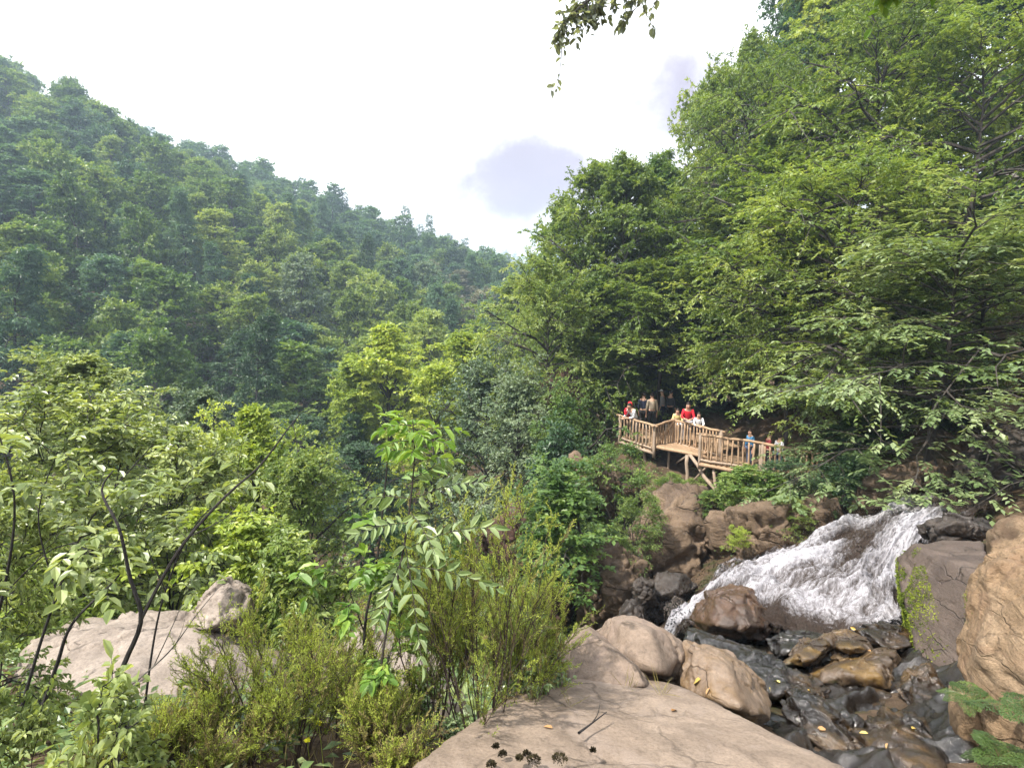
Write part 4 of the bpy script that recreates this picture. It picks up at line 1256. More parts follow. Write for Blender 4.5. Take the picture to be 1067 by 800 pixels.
def person(x, y, z, face, h, top, legs, label, lean=0., arms='rail', scarf=None, cap=None, hair=True, group=None):
    """face: heading of the look in degrees (0 = +x); lean: forward tilt of the upper body in radians"""
    root = empty('person', (x, y, z), math.radians(face - 90))   # local +y is forward
    tag(root, label, 'person', group)
    k = h / 1.72
    def tl(p):      # tilt above the hips
        p = np.array(p, float)
        c, s = math.cos(lean), math.sin(lean)
        q = p - [0, 0, .93]
        return np.array([q[0], q[1] * c + q[2] * s, -q[1] * s + q[2] * c + .93])
    J, Rr, E = [], [], []
    def j(p, r, par=None, t=True):
        J.append((tl(p) if t else np.array(p, float)) * k)
        Rr.append(tuple(q * k for q in r) if isinstance(r, tuple) else r * k)
        if par is not None: E.append((par, len(J) - 1))
        return len(J) - 1
    pel = j((0, 0, .95), (.145, .10))
    wa = j((0, 0, 1.08), (.125, .095), pel)
    ch = j((0, .0, 1.27), (.155, .105), wa)
    sh = j((0, -.01, 1.40), (.10, .075), ch)
    ne = j((0, 0, 1.48), .052, sh)
    he = j((0, .02, 1.575), (.072, .085), ne)
    ht = j((0, .012, 1.665), (.068, .080), he)
    nose = j((0, .112, 1.565), .013, he)
    for s in (-1, 1):
        j((s * .082, .005, 1.57), (.012, .02), he)         # ear
        a = j((s * .165, -.01, 1.385), .052, sh)
        sw = tl((s * .165, 0, 1.385))
        if arms == 'rail':
            e_ = (s * .235, sw[1] + .10, sw[2] - .26); w_ = (s * .12, sw[1] + .33, sw[2] - .30); hd = (s * .06, sw[1] + .40, sw[2] - .30); fd = np.array([-s * .5, .8, -.25])
        elif arms == 'face' and s == 1:
            e_ = (s * .24, sw[1] + .18, sw[2] - .22); w_ = (s * .12, sw[1] + .20, sw[2] + .02); hd = (s * .09, sw[1] + .16, sw[2] + .09); fd = np.array([0, -.3, .95])
        else:
            e_ = (s * .225, sw[1] - .02, sw[2] - .28); w_ = (s * .235, sw[1] + .05, sw[2] - .53); hd = (s * .23, sw[1] + .07, sw[2] - .62); fd = np.array([0, .15, -1.])
        b = j(e_, .040, a, False); c_ = j(w_, .028, b, False); d_ = j(hd, (.036, .020), c_, False)
        fd = nrm(fd); sd = nrm(np.cross(fd, [0, 0, 1] if abs(fd[2]) < .8 else [0, 1, 0]))
        for q, ln in zip((-1.5, -.5, .5, 1.5), (.065, .08, .085, .07)):
            m1 = np.array(hd) + fd * .045 + sd * q * .017
            f1 = j(m1, .0095, d_, False)
            f2 = j(m1 + fd * ln * .55 + [0, 0, -.006], .009, f1, False)
            j(m1 + fd * ln + [0, 0, -.022], .007, f2, False)
        t1 = j(np.array(hd) + sd * -s * .035 + fd * .005, .011, d_, False)
        j(np.array(hd) + sd * -s * .055 + fd * .045, .009, t1, False)
        hp = j((s * .095, 0, .88), .085, pel, False)
        kn = j((s * .105, .02, .49), .056, hp, False)
        an = j((s * .11, -.01, .09), .038, kn, False)
        fo = j((s * .115, .06, .045), (.042, .035), an, False)
        j((s * .12, .16, .035), (.040, .026), fo, False)
    skinned('body', J, E, Rr, SKIN, root)
    # shirt
    J2, E2, R2 = [], [], []
    def add(p, r, par=None):
        J2.append(p); R2.append(r)
        if par is not None: E2.append((par, len(J2) - 1))
        return len(J2) - 1
    g_ = 1.16
    def rs(r): return tuple(q * g_ + .006 for q in r) if isinstance(r, tuple) else r * g_ + .006
    a0 = add(J[pel] + (J[wa] - J[pel]) * -.2, rs(Rr[pel])); a1 = add(J[wa], rs(Rr[wa]), a0); a2 = add(J[ch], rs(Rr[ch]), a1); a3 = add(J[sh], rs(Rr[sh]), a2)
    n_arm = [q for q in range(len(J)) if False]
    idx = [e[1] for e in E if e[0] == sh and e[1] != ne]
    for si in idx:
        el_ = [e[1] for e in E if e[0] == si][0]
        wr = [e[1] for e in E if e[0] == el_][0]
        b0 = add(J[si], rs(Rr[si]), a3); b1 = add(J[el_], rs(Rr[el_]), b0); add(J[el_] * .25 + J[wr] * .75, .04 * k, b1)
    skinned('shirt', J2, E2, R2, CLOTH[top], root)
    # trousers
    J2, E2, R2 = [], [], []
    a0 = add(J[pel], rs(Rr[pel]))
    for hi in [e[1] for e in E if e[0] == pel and e[1] != wa]:
        kn = [e[1] for e in E if e[0] == hi][0]; an = [e[1] for e in E if e[0] == kn][0]
        b0 = add(J[hi], rs(Rr[hi]), a0); b1 = add(J[kn], rs(Rr[kn]) * 1.05, b0); add(J[an], .055 * k, b1)
    skinned('trousers', J2, E2, R2, CLOTH[legs], root)
    hc = (J[he] + J[ht]) / 2
    mb = MB()
    for s in (-1, 1):
        blob(mb, hc + np.array([s * .032, .083, -.012]) * k, .012 * k, .008 * k, .009 * k, n=6)
    link('eyes', mb.mesh('eyes', [HAIR], True), root)
    mb = MB(); blob(mb, hc + np.array([0, .092, -.075]) * k, .024 * k, .008 * k, .006 * k, n=6)
    link('mouth', mb.mesh('mouth', [CLOTH['pink']], True), root)
    tilt = np.array([[1, 0, 0], [0, math.cos(.35), math.sin(.35)], [0, -math.sin(.35), math.cos(.35)]]).T
    mb = MB()
    if scarf:
        blob(mb, hc + np.array([0, -.022, .005]) * k, .105 * k, .115 * k, .135 * k, tilt, 12, cut=-.55)
        blob(mb, J[ne] + np.array([0, 0, -.01]) * k, .11 * k, .10 * k, .085 * k, None, 10)
        link('headscarf', mb.mesh('headscarf', [CLOTH[scarf]], True), root)
    elif cap:
        blob(mb, hc + np.array([0, -.008, .025]) * k, .094 * k, .108 * k, .088 * k, None, 12, cut=.02)
        blob(mb, hc + np.array([0, .115, .030]) * k, .066 * k, .065 * k, .010 * k, None, 8)
        link('cap', mb.mesh('cap', [CLOTH[cap]], True), root)
    if hair and not scarf:
        mb = MB()
        blob(mb, hc + np.array([0, -.024, .014]) * k, .088 * k, .098 * k, .105 * k, tilt, 12, cut=-.25)
        link('hair', mb.mesh('hair', [HAIR], True), root)
    return root

def at(px, py, D, zdeck):
    p = P(px, py, D); return p[0], p[1], zdeck
GP = 'visitors on the walkway'
x, y, z = at(653.5, 440, 22.15, DECK_U); person(x, y, z, -80, 1.66, 'red', 'black', 'person in red top and red headscarf leaning on the upper left handrail', .42, 'face', scarf='red', group=GP)
x, y, z = at(662, 445, 21.85, DECK_U - .02); person(x, y, z, -150, 1.72, 'white', 'grey', 'person in white shirt bending over the upper left handrail', .55, 'rail', group=GP)
x, y, z = at(670, 440, 24.0, DECK_U); person(x, y, z, 60, 1.74, 'navy', 'black', 'person in dark navy clothes standing in the shade', .03, 'down', group=GP)
x, y, z = at(679, 440, 23.7, DECK_U); person(x, y, z, 90, 1.76, 'beige', 'black', 'person in beige shirt seen from behind on the walkway', .03, 'down', group=GP)
x, y, z = at(690, 440, 25.2, DECK_U); person(x, y, z, 150, 1.74, 'grey', 'navy', 'person with white cap walking at the back of the walkway', .05, 'down', cap='white', group=GP)
x, y, z = at(698, 440, 25.0, DECK_U); person(x, y, z, 40, 1.72, 'black', 'black', 'person in black clothes at the back of the walkway', .03, 'down', group=GP)
x, y, z = at(705, 450, 21.7, DECK_U); person(x, y, z, -100, 1.42, 'yellow', 'white', 'child in pale yellow shirt leaning on the middle handrail', .3, 'rail', group=GP)
x, y, z = at(716, 450, 21.25, DECK_U); person(x, y, z, -105, 1.74, 'red', 'grey', 'adult in bright red shirt leaning on the middle handrail between two children', .3, 'rail', group=GP)
x, y, z = at(727, 450, 20.85, DECK_U); person(x, y, z, -100, 1.40, 'white', 'black', 'child in white shirt leaning on the middle handrail', .3, 'rail', group=GP)
x, y, z = at(782, 460, 18.5, DECK_L); person(x, y, z, -160, 1.30, 'blue', 'denim', 'person in light blue top on the lower walkway', .05, 'down', group=GP)
x, y, z = at(800, 460, 18.1, DECK_L - .05); person(x, y, z, -10, 1.32, 'maroon', 'black', 'person in dark red top half hidden by leaves on the lower walkway', .1, 'down', group=GP)
x, y, z = at(812, 460, 17.9, DECK_L - .05); person(x, y, z, 20, 1.28, 'white', 'denim', 'person in white top half hidden by leaves on the lower walkway', .05, 'down', group=GP)
# ------------------------------------------------------------------ foreground plants
def plant_root(name, loc, label, cat, group=None):
    r = empty(name, loc)
    return tag(r, label, cat, group)

def heather(px, py, D, h, w, ns, label, seed, dry=.25, mat='heath', nsec=9, lean=(0, 0)):
    rng = np.random.default_rng(seed)
    b = P(px, py, D); b[2] = gz(b[0], b[1]) - .03
    r = plant_root('heather_bush', b, label, 'heather bush', 'heather bushes in the foreground')
    wood, leaf = MB(), MB()
    a = rng.random(ns) * 6.283; q = np.sqrt(rng.random(ns))
    top = np.stack([np.cos(a) * q * w * .5 + lean[0], np.sin(a) * q * w * .4 + lean[1], h * (1 - .35 * q ** 2) * rng.uniform(.62, 1.05, ns)], 1)
    base = np.stack([np.cos(a) * q * w * .12, np.sin(a) * q * w * .12, np.zeros(ns)], 1)
    L = np.linalg.norm(top - base, axis=1)
    ST = polys(base, nrm(top - base), L, 8, -.02, rng, .018)
    tubes(wood, ST, (.0055 * (L / h))[:, None] * np.linspace(1.25, .3, 8)[None] * (.6 + .8 * rng.random((ns, 1))), 5)
    p, d, s = kids(ST, nsec, .3, 24, 9, rng, .9)
    SE = polys(p, nrm(d + UP * .15), np.repeat(L, nsec) * .34 * (1.25 - s) + .05, 5, -.05, rng, .04)
    tubes(wood, SE, np.repeat(np.linspace(.0024, .0009, 5)[None], len(SE), 0), 3)
    p, d, s = kids(SE, 6, .15, 26, 10, rng, .9)
    TW = polys(p, nrm(d + UP * .15), rng.uniform(.05, .14, len(s)), 4, -.03, rng, .04)
    tubes(wood, TW, np.repeat(np.linspace(.0012, .0006, 4)[None], len(TW), 0), 3)
    TWA = np.concatenate([TW, polys(ST[:, -3], nrm(ST[:, -1] - ST[:, -3]), L * .16, 4, 0, rng, .02)])
    # needles stand all round the twig, upper ones fresher
    n = 30
    lp, ld, _ = kids(TWA, n, .05, 42, 10, rng, 2.5)
    ln = nrm(rng.normal(0, 1, lp.shape))
    hfrac = np.clip(lp[:, 2] / h, 0, 1)
    tint = np.clip(np.repeat(rng.normal(0, .16, len(TWA)), n) + .2 + .62 * hfrac + rng.normal(0, .1, len(lp)), 0, 1)
    isdry = np.repeat(rng.random(len(TWA)), n) < dry * (1.6 - 1.5 * np.repeat(np.clip(TWA[:, 0, 2] / h, 0, 1), n))
    for sel, mi in ((~isdry, 0), (isdry, 1)):
        if sel.any():
            put_leaves(leaf, lp[sel], ld[sel], ln[sel], .0135, .24, rng, mi, tint=tint[sel], droop=0)
    link('stems', wood.mesh('stems', [M['bark_red']]), r)
    link('foliage', leaf.mesh('foliage', [M[mat], M['heath_dry']]), r)
    return r

heather(505, 792, 2.55, 1.5, 1.0, 19, 'tall olive green heather bush left of the split boulder', 1, .22)
heather(452, 800, 2.75, 1.15, .75, 12, 'slender heather bush just right of the pinnate sapling', 2, .3)
heather(556, 775, 2.75, .98, .42, 12, 'thin heather bush leaning over the pale slab', 3, .25)
heather(300, 800, 2.45, .92, .85, 16, 'low bright green heather bush left of the pinnate sapling', 4, .2)
heather(350, 770, 2.9, .86, .7, 10, 'small heather bush behind the low bright green one', 5, .3)
heather(235, 820, 2.25, .42, .7, 18, 'brownish heather bush spreading over the ground', 6, .65)
heather(160, 830, 2.05, .38, .6, 22, 'dry yellowish heather tuft at the bottom left', 7, .8)
heather(400, 815, 2.2, .36, .5, 16, 'low dry heather tuft at the foot of the sapling', 8, .7)

# ---- sapling with pinnate leaves
def compound(leaf, wood, base, d, L, npair, ll, rng, droop=.3, N0=UP, tint=.5):
    s = np.linspace(0, 1, 9)
    d = nrm(np.asarray(d, float))
    pts = base + d * L * s[:, None] - UP * (droop * L * s ** 2)[:, None]
    tubes(wood, pts[None], np.linspace(.0022, .0009, 9)[None], 4)
    q = np.repeat((np.arange(npair) + .8) / (npair + .4), 2)
    x = q * 8; i0 = np.minimum(x.astype(int), 7); fr = (x - i0)[:, None]
    pos = pts[i0] * (1 - fr) + pts[i0 + 1] * fr
    t = nrm(pts[i0 + 1] - pts[i0])
    sg = np.tile([1., -1.], npair)[:, None]
    side = nrm(np.cross(t, N0)) * sg
    a = np.radians(62 - 22 * q + rng.normal(0, 6, len(q)))[:, None]
    ld = nrm(t * np.cos(a) + side * np.sin(a) + rng.normal(0, .06, pos.shape))
    pos = np.concatenate([pos, pts[-1:]]); ld = np.concatenate([ld, t[-1:]])
    Nn = nrm(np.repeat(np.asarray(N0, float)[None], len(pos), 0) + rng.normal(0, .42, pos.shape))
    Nn = nrm(np.cross(np.cross(ld, Nn), ld))
    sz = ll * np.concatenate([.75 + .45 * np.sin(math.pi * (q * .8 + .1)), [1.0]])
    put_leaves(leaf, pos, ld, Nn, sz[:, None], .36, rng, 0, fold=.16, two=True, tint=np.clip(tint + rng.normal(0, .2, len(pos)), 0, 1), droop=.55, jitter=.3)

def pinnate():
    rng = np.random.default_rng(12)
    D = 2.35
    b = P(385, 815, D); b[2] = gz(b[0], b[1]) - .02
    r = plant_root('sapling', b, 'slender sapling with long feathery pale leaves in the centre foreground', 'sapling')
    wood, leaf, leaf2 = MB(), MB(), MB()
    def W(px, py, dD=0): return P(px, py, D + dD) - b
    stem = catmull([np.zeros(3), W(392, 740), W(402, 660, -.02), W(420, 575, -.03), W(428, 520, -.05), W(432, 470, -.05), W(430, 438, -.05)], 24)
    tubes(wood, stem[None], np.linspace(.0075, .002, 24)[None], 6)
    def sp(px, py): return W(px, py, -.04)
    # long pale leaves to the right and below
    for (bx, by), (ex, ey), dd, npr, ti in [((431, 520), (506, 500), -.1, 8, .75), ((427, 570), (520, 546), -.12, 9, .8), ((424, 590), (512, 612), -.1, 8, .6), ((421, 560), (436, 668), -.25, 9, .75), ((424, 545), (372, 556), -.15, 7, .8),
                                    ((428, 535), (452, 575), -.35, 7, .8), ((420, 580), (398, 640), -.2, 8, .65), ((429, 520), (385, 520), .1, 7, .5), ((430, 500), (468, 480), .15, 7, .5), ((424, 560), (470, 590), .15, 7, .45)]:
        a = sp(bx, by); e = W(ex, ey, -.04 + dd)
        L = np.linalg.norm(e - a)
        compound(leaf, wood, a, e - a + UP * L * .22, L * 1.05, npr, .056, rng, .22, nrm(np.array([.1, -.75, .75])), ti)
    # the fresh rosette at the top
    for k in range(13):
        a0 = k * 2.4; t = .80 + .20 * (k / 13)
        base = stem[min(int(t * 23), 23)]
        d = np.array([math.cos(a0), math.sin(a0) * .8, .5 - .06 * k * .3])
        compound(leaf2, wood, base, d, rng.uniform(.13, .22), 4, .052, rng, .35, nrm(np.array([0, -.35, 1.])), rng.uniform(.45, .8))
    link('stem', wood.mesh('stem', [M['bark_dark']]), r)
    link('foliage', leaf.mesh('foliage', [M['leaf_ash']]), r)
    o = link('young_leaves', leaf2.mesh('young_leaves', [M['leaf_lime']]), r); o['label'] = 'bright green young leaves at the tip'
M['leaf_lime'] = leaf_mat('leaf_lime', (.055, .115, .018), (.10, .175, .028), (.18, .26, .05), glow=1.4, rough=.4, vary=.1)
pinnate()

def sapling(pts, leaves, label, seed, ll=.07, mat='leaf_near', r0=.009, name='sapling', lw=.5, bark='bark_black', branches=(), D=2.4, twn=3, nlf=6, cat='sapling', group=None, tw=.18):
    """woody stem through the given pixels (px,py,D) with side twigs of broad leaves"""
    rng = np.random.default_rng(seed)
    P0 = [P(*p) for p in pts]
    b = P0[0].copy()
    r = plant_root(name, b, label, cat, group)
    wood, leaf = MB(), MB()
    main = catmull([p - b for p in P0], 26)
    tubes(wood, main[None], (r0 * np.linspace(1, .25, 26))[None], 7)
    lines = [main]
    for br in branches:
        c = catmull([P(*p) - b for p in br[0]], 18)
        tubes(wood, c[None], (br[1] * np.linspace(1, .25, 18))[None], 6)
        lines.append(c)
    if leaves:
        for c in lines:
            c2 = c[None]
            p, d, s = kids(c2, leaves, .3, 55, 15, rng, .8)
            T = polys(p, d, tw * np.exp(rng.normal(0, .3, len(s))), 5, .25, rng, .04)
            tubes(wood, T, np.repeat(np.linspace(.0026, .001, 5)[None], len(T), 0), 4)
            if twn:
                p2, d2, s2 = kids(T, twn, .3, 45, 12, rng, .5)
                T2 = polys(p2, d2, tw * .6 * np.exp(rng.normal(0, .25, len(s2))), 4, .25, rng, .04)
                tubes(wood, T2, np.repeat(np.linspace(.0016, .0008, 4)[None], len(T2), 0), 3)
                T4 = np.stack([T[:, 0], T[:, 2], T[:, 3], T[:, 4]], 1)
                TT = np.concatenate([T4, T2])
            else:
                TT = T
            lp, ld, ln = twig_leaves(TT, nlf, rng, .75, 55, .25)
            put_leaves(leaf, lp, ld, ln, ll, lw, rng, 0, fold=.10, two=True, droop=.3, tint=np.clip(np.repeat(rng.normal(.5, .22, len(TT)), nlf) + rng.normal(0, .12, len(lp)), 0, 1))
    link('stem', wood.mesh('stem', [M[bark]]), r)
    if leaves:
        link('foliage', leaf.mesh('foliage', [M[mat]]), r)
    return r

# second thin sapling beside the pinnate one
sapling([(382, 812, 2.5), (381, 740, 2.5), (380, 655, 2.5), (392, 590, 2.55), (402, 500, 2.6), (405, 450, 2.6)], 5, 'thin dark sapling with bright leaves left of the feathery sapling', 31, .06, 'leaf_lime', .010, branches=[([(380, 660, 2.5), (366, 620, 2.5), (358, 590, 2.5)], .004), ([(381, 735, 2.5), (402, 695, 2.5), (410, 670, 2.45)], .004)])
# dark bare forked stems on the left
sapling([(112, 735, 2.2), (130, 690, 2.2), (147, 645, 2.2), (135, 600, 2.2), (124, 550, 2.2), (106, 512, 2.25), (118, 490, 2.3)], 0, 'dark forked bare stem rising before the pale outcrop', 32, r0=.012,
        branches=[([(146, 647, 2.2), (185, 575, 2.22), (232, 520, 2.25), (270, 486, 2.3), (296, 452, 2.35), (312, 432, 2.4)], .008), ([(200, 558, 2.22), (240, 535, 2.2), (262, 500, 2.2)], .003)], cat='bare shrub', name='bare_shrub')
sapling([(45, 735, 2.3), (60, 690, 2.3), (75, 650, 2.3), (112, 612, 2.4), (125, 598, 2.4)], 0, 'dark bare twisted stem at the far left', 33, r0=.010, branches=[([(60, 690, 2.3), (66, 668, 2.3), (78, 650, 2.28)], .004)], cat='bare shrub', name='bare_shrub')
sapling([(135, 715, 2.6), (175, 680, 2.6), (205, 640, 2.65), (232, 607, 2.7)], 0, 'thin grey twigs crossing the outcrop knob', 34, r0=.0045, branches=[([(160, 694, 2.6), (185, 640, 2.6), (200, 600, 2.65)], .003), ([(180, 676, 2.6), (190, 655, 2.55), (196, 625, 2.6)], .002)], cat='bare shrub', name='bare_shrub', bark='bark_grey')

sapling([(20, 745, 2.6), (52, 640, 2.7), (92, 545, 2.8), (160, 462, 2.9)], 6, 'thin leafy shrub with pale sprays slanting right at the left edge', 35, .058, 'leaf_pale', .009, branches=[([(60, 620, 2.7), (40, 540, 2.7), (60, 470, 2.75)], .005), ([(85, 560, 2.8), (150, 530, 2.75), (215, 520, 2.8)], .004)], cat='shrub', name='shrub', tw=.24, nlf=7)
sapling([(-25, 720, 2.4), (5, 610, 2.5), (15, 520, 2.5), (-5, 440, 2.5)], 6, 'leafy shrub stem cut by the left edge', 36, .06, 'leaf_pale', .009, branches=[([(3, 620, 2.5), (50, 575, 2.4), (85, 565, 2.4)], .004)], cat='shrub', name='shrub', tw=.22, nlf=7)
sapling([(150, 740, 3.3), (168, 630, 3.4), (205, 545, 3.5), (262, 498, 3.6)], 5, 'thin pale leaved shrub behind the forked bare stem', 37, .06, 'leaf_pale', .008, branches=[([(172, 615, 3.4), (150, 560, 3.4), (140, 510, 3.4)], .004)], cat='shrub', name='shrub', tw=.24, nlf=7)
# broad leaved shrubs at the left
NK = {
    'big': Kind('near_shrub', 'bark_black', 'leaf_pale', 1.6, .95, seed=51, shape='dome', nl=30, nsec=6, ntw=4, nlf=8, ls=.075, lw=.52, tw=.2, cb=.12, e0=0, e1=75, flat=.8, cl=.4, tr=.014, stems=5, spread=26, two=True, twigwood=True, seg=7),
    'loose': Kind('near_loose_shrub', 'bark_black', 'leaf_pale', 2.2, 1.3, seed=52, shape='ovoid', nl=26, nsec=7, ntw=4, nlf=8, ls=.085, lw=.5, tw=.28, cb=.2, e0=-5, e1=65, flat=.85, cl=.45, tr=.022, stems=3, spread=22, two=True, twigwood=True, seg=7),
    'small': Kind('near_small_shrub', 'bark_black', 'leaf_near', .6, .45, seed=53, shape='dome', nl=18, nsec=4, ntw=3, nlf=6, ls=.055, lw=.62, tw=.12, cb=.1, e0=0, e1=75, flat=.8, cl=.4, tr=.008, stems=4, spread=28, two=True, twigwood=True),
}
def shrub(kind, px, py, D, wpx, lm, label, z=None):
    top = P(px, py, D); kd = NK[kind]
    zb = gz(top[0], top[1]) - .05 if z is None else z
    put_plant(kd, 'shrub', top[0], top[1], zb, max(top[2] - zb, .2), wpx / F_PX * D, _rr.random() * 6.28, label, 'shrub', 'shrubs on the near bank', lm, 'foliage', 'stems')
shrub('loose', 50, 440, 7.2, 240, 'leaf_pale', 'pale leaved shrub filling the left edge above the outcrop')
shrub('loose', 165, 475, 7.4, 190, 'leaf_pale', 'pale shrub with glossy leaves behind the forked bare stem')
shrub('loose', -35, 520, 3.2, 170, 'leaf_pale', 'broad leaved shrub at the left edge')
shrub('big', 95, 560, 6.8, 200, 'leaf_yellow', 'green shrub just above the pale outcrop')
shrub('big', 245, 540, 7.0, 160, 'leaf_yellow', 'fresh green shrub above the outcrop knob')
shrub('big', 330, 565, 6.0, 150, 'leaf_fresh', 'green shrub behind the low heather')
shrub('big', 12, 690, 1.75, 150, 'leaf_pale', 'shrub with round leaves in the bottom left corner')
shrub('small', 95, 735, 1.7, 150, 'leaf_pale', 'low round leaved plant at the bottom left')
shrub('small', 560, 692, 2.75, 80, 'leaf_ash', 'small light green plant at the edge of the pale slab')
shrub('small', 420, 700, 3.2, 90, 'leaf_near', 'small green plant behind the sapling stems')
shrub('small', 340, 690, 3.3, 100, 'leaf_fresh', 'little fresh green plant in front of the dusty rock')
shrub('small', 455, 755, 2.5, 60, 'leaf_ash', 'tiny green plant among the heather stems')
shrub('big', 430, 610, 4.6, 120, 'leaf_near', 'green shrub on the slope behind the sapling')

# ---- fern at the right edge
def fern(px, py, D, n, L, label, seed, z=None):
    rng = np.random.default_rng(seed)
    b = P(px, py, D)
    r = plant_root('fern', b, label, 'fern', 'ferns below the tan boulder')
    wood, leaf = MB(), MB()
    for k in range(n):
        a = k * 2.4 + rng.normal(0, .3)
        e = math.radians(rng.uniform(15, 65))
        d = np.array([math.cos(a) * math.cos(e), math.sin(a) * math.cos(e), math.sin(e)])
        l = L * rng.uniform(.7, 1.1)
        s = np.linspace(0, 1, 14)
        pts = d * l * s[:, None] - UP * (.55 * l * s ** 2)[:, None]
        tubes(wood, pts[None], np.linspace(.0022, .0006, 14)[None], 4)
        q = np.linspace(.15, .98, 20)
        x = q * 13; i0 = np.minimum(x.astype(int), 12); fr = (x - i0)[:, None]
        pos = pts[i0] * (1 - fr) + pts[i0 + 1] * fr
        t = nrm(pts[i0 + 1] - pts[i0]); side = nrm(np.cross(t, UP)); N_ = np.cross(side, t)
        pl = l * .30 * np.sin(math.pi * np.clip(q * .75 + .25, 0, 1)) ** .8
        for sg in (-1, 1):
            pd = nrm(side * sg + t * .35)
            PT = polys(pos, pd, pl, 3, .15, rng, .02)
            lp, ld, ln = twig_leaves(PT, 9, rng, .9, 65, .05)
            lns = np.repeat(pl, 9) * .22
            put_leaves(leaf, lp, ld, ln, np.median(lns), .45, rng, 0, droop=.05, tint=np.clip(rng.normal(.5 + .3 * (k % 3 - 1), .12, len(lp)), 0, 1))
    link('stalks', wood.mesh('stalks', [M['fern']]), r)
    link('fronds', leaf.mesh('fronds', [M['fern']]), r)
fern(1040, 790, 2.4, 11, .22, 'bright green fern at the lower right edge', 61)
fern(1005, 725, 2.75, 9, .16, 'small fern sprouting from the tan rock', 62)
fern(1072, 750, 2.35, 9, .24, 'fern cut by the right edge under the boulder', 63)

# ---- beech limb overhead, its trunk behind the viewer
def overhead():
    rng = np.random.default_rng(8)
    b = np.array([3.6, -2.6, -1.6])
    r = plant_root('beech_tree', b, 'beech tree whose leafy twig hangs into the sky at the top', 'tree')
    wood, leaf, leaf2 = MB(), MB(), MB()
    trunk = catmull([(0, 0, -.3), (-.05, .1, 2), (.05, .15, 4.5), (0, .3, 8)], 20)
    tubes(wood, trunk[None], np.linspace(.17, .06, 20)[None], 10)
    lines = []
    def limb(pts, r0, n=26):
        c = catmull([np.asarray(p) - b for p in pts], n)
        tubes(wood, c[None], (r0 * np.linspace(1, .12, n))[None], 7)
        return c
    l1 = limb([b + (0, .12, 4.0), (2.6, -.2, 3.4), P(930, -150, 3.1), P(745, -34, 3.0), P(692, -10, 3.0), P(648, -9, 3.0), P(618, -2, 3.0), P(602, 10, 3.0), P(584, 28, 3.02)], .030, 60)
    l2 = limb([b + (0, .2, 5.2), (2.6, .6, 3.6), P(1000, -160, 2.9), P(985, -60, 2.7), P(935, -38, 2.7)], .045, 40)
    def twigs(c, n, s0, L, ll, lf, mat, nlf=9, roll=1.2, sub=3):
        p, d, s = kids(c[None], n, s0, 50, 18, rng, roll)
        T = polys(p, nrm(d - UP * .25), L * np.exp(rng.normal(0, .3, n)), 5, .25, rng, .05)
        tubes(wood, T, np.repeat(np.linspace(.0032, .001, 5)[None], n, 0), 4)
        lp, ld, ln = twig_leaves(T, nlf, rng, .5, 55, .15)
        p2, d2, s2 = kids(T, sub, .3, 45, 12, rng, .7)
        T2 = polys(p2, d2, L * .55 * np.exp(rng.normal(0, .25, len(s2))), 4, .25, rng, .05)
        tubes(wood, T2, np.repeat(np.linspace(.0018, .0008, 4)[None], len(T2), 0), 3)
        q = twig_leaves(T2, nlf - 2, rng, .5, 55, .15)
        put_leaves(lf, np.concatenate([lp, q[0]]), np.concatenate([ld, q[1]]), np.concatenate([ln, q[2]]), ll, .68, rng, 0, two=True, droop=.25)
    twigs(l1, 36, .50, .12, .037, leaf, None, 7, sub=1)
    twigs(l2, 9, .6, .17, .06, leaf2, None, 6, sub=2)
    link('trunk', wood.mesh('trunk', [M['bark_grey']]), r)
    link('crown', leaf.mesh('crown', [M['leaf_beech']]), r)
    link('crown', leaf2.mesh('crown', [M['leaf_lime']]), r)
M['leaf_beech'] = leaf_mat('leaf_beech', (.09, .105, .09), (.13, .15, .12), (.17, .19, .15), trans=.4, vary=.1)
overhead()

# ---- small things on the slab
def fallen_leaf(px, py, D, ll, mat, label, group='fallen leaves', zoff=.012, z=None):
    rng = np.random.default_rng(int(px * 7 + py))
    p = P(px, py, D)
    mb = MB(); a = rng.random() * 6.28
    put_leaves(mb, np.zeros((1, 3)), np.array([[math.cos(a), math.sin(a), .12]]), nrm(np.array([[rng.normal(0, .2), -.25, 1.]])), ll, .55, rng, 0, fold=.08, two=True, droop=0)
    tag(link('fallen_leaf', mb.mesh('fallen_leaf', [mat]), loc=p + [0, 0, zoff]), label, 'leaf', group)
YEL = leaf_mat('leaf_fallen', (.26, .15, .03), (.36, .24, .06), (.45, .34, .13), trans=.15, vary=.3)
BRN = leaf_mat('leaf_fallen_brown', (.16, .08, .03), (.25, .14, .06), (.36, .22, .10), trans=.1, vary=.3)

def twig_on_slab():
    rng = np.random.default_rng(4)
    mb = MB()
    a, m_, b = P(603, 766, 2.12), P(615, 757, 2.2), P(632, 744, 2.3)
    o = a
    for q in (a, m_, b): q[2] += .012
    c = catmull([a - o, m_ - o, b - o], 10)
    tubes(mb, c[None], np.linspace(.006, .002, 10)[None], 6)
    c2 = catmull([c[5], c[5] + (.03, .03, .02), c[5] + (.05, .09, .03)], 6)
    tubes(mb, c2[None], np.linspace(.003, .001, 6)[None], 5)
    tag(link('fallen_twig', mb.mesh('fallen_twig', [M['bark_black']]), loc=o), 'broken dark twig lying on the pale slab', 'twig')
twig_on_slab()
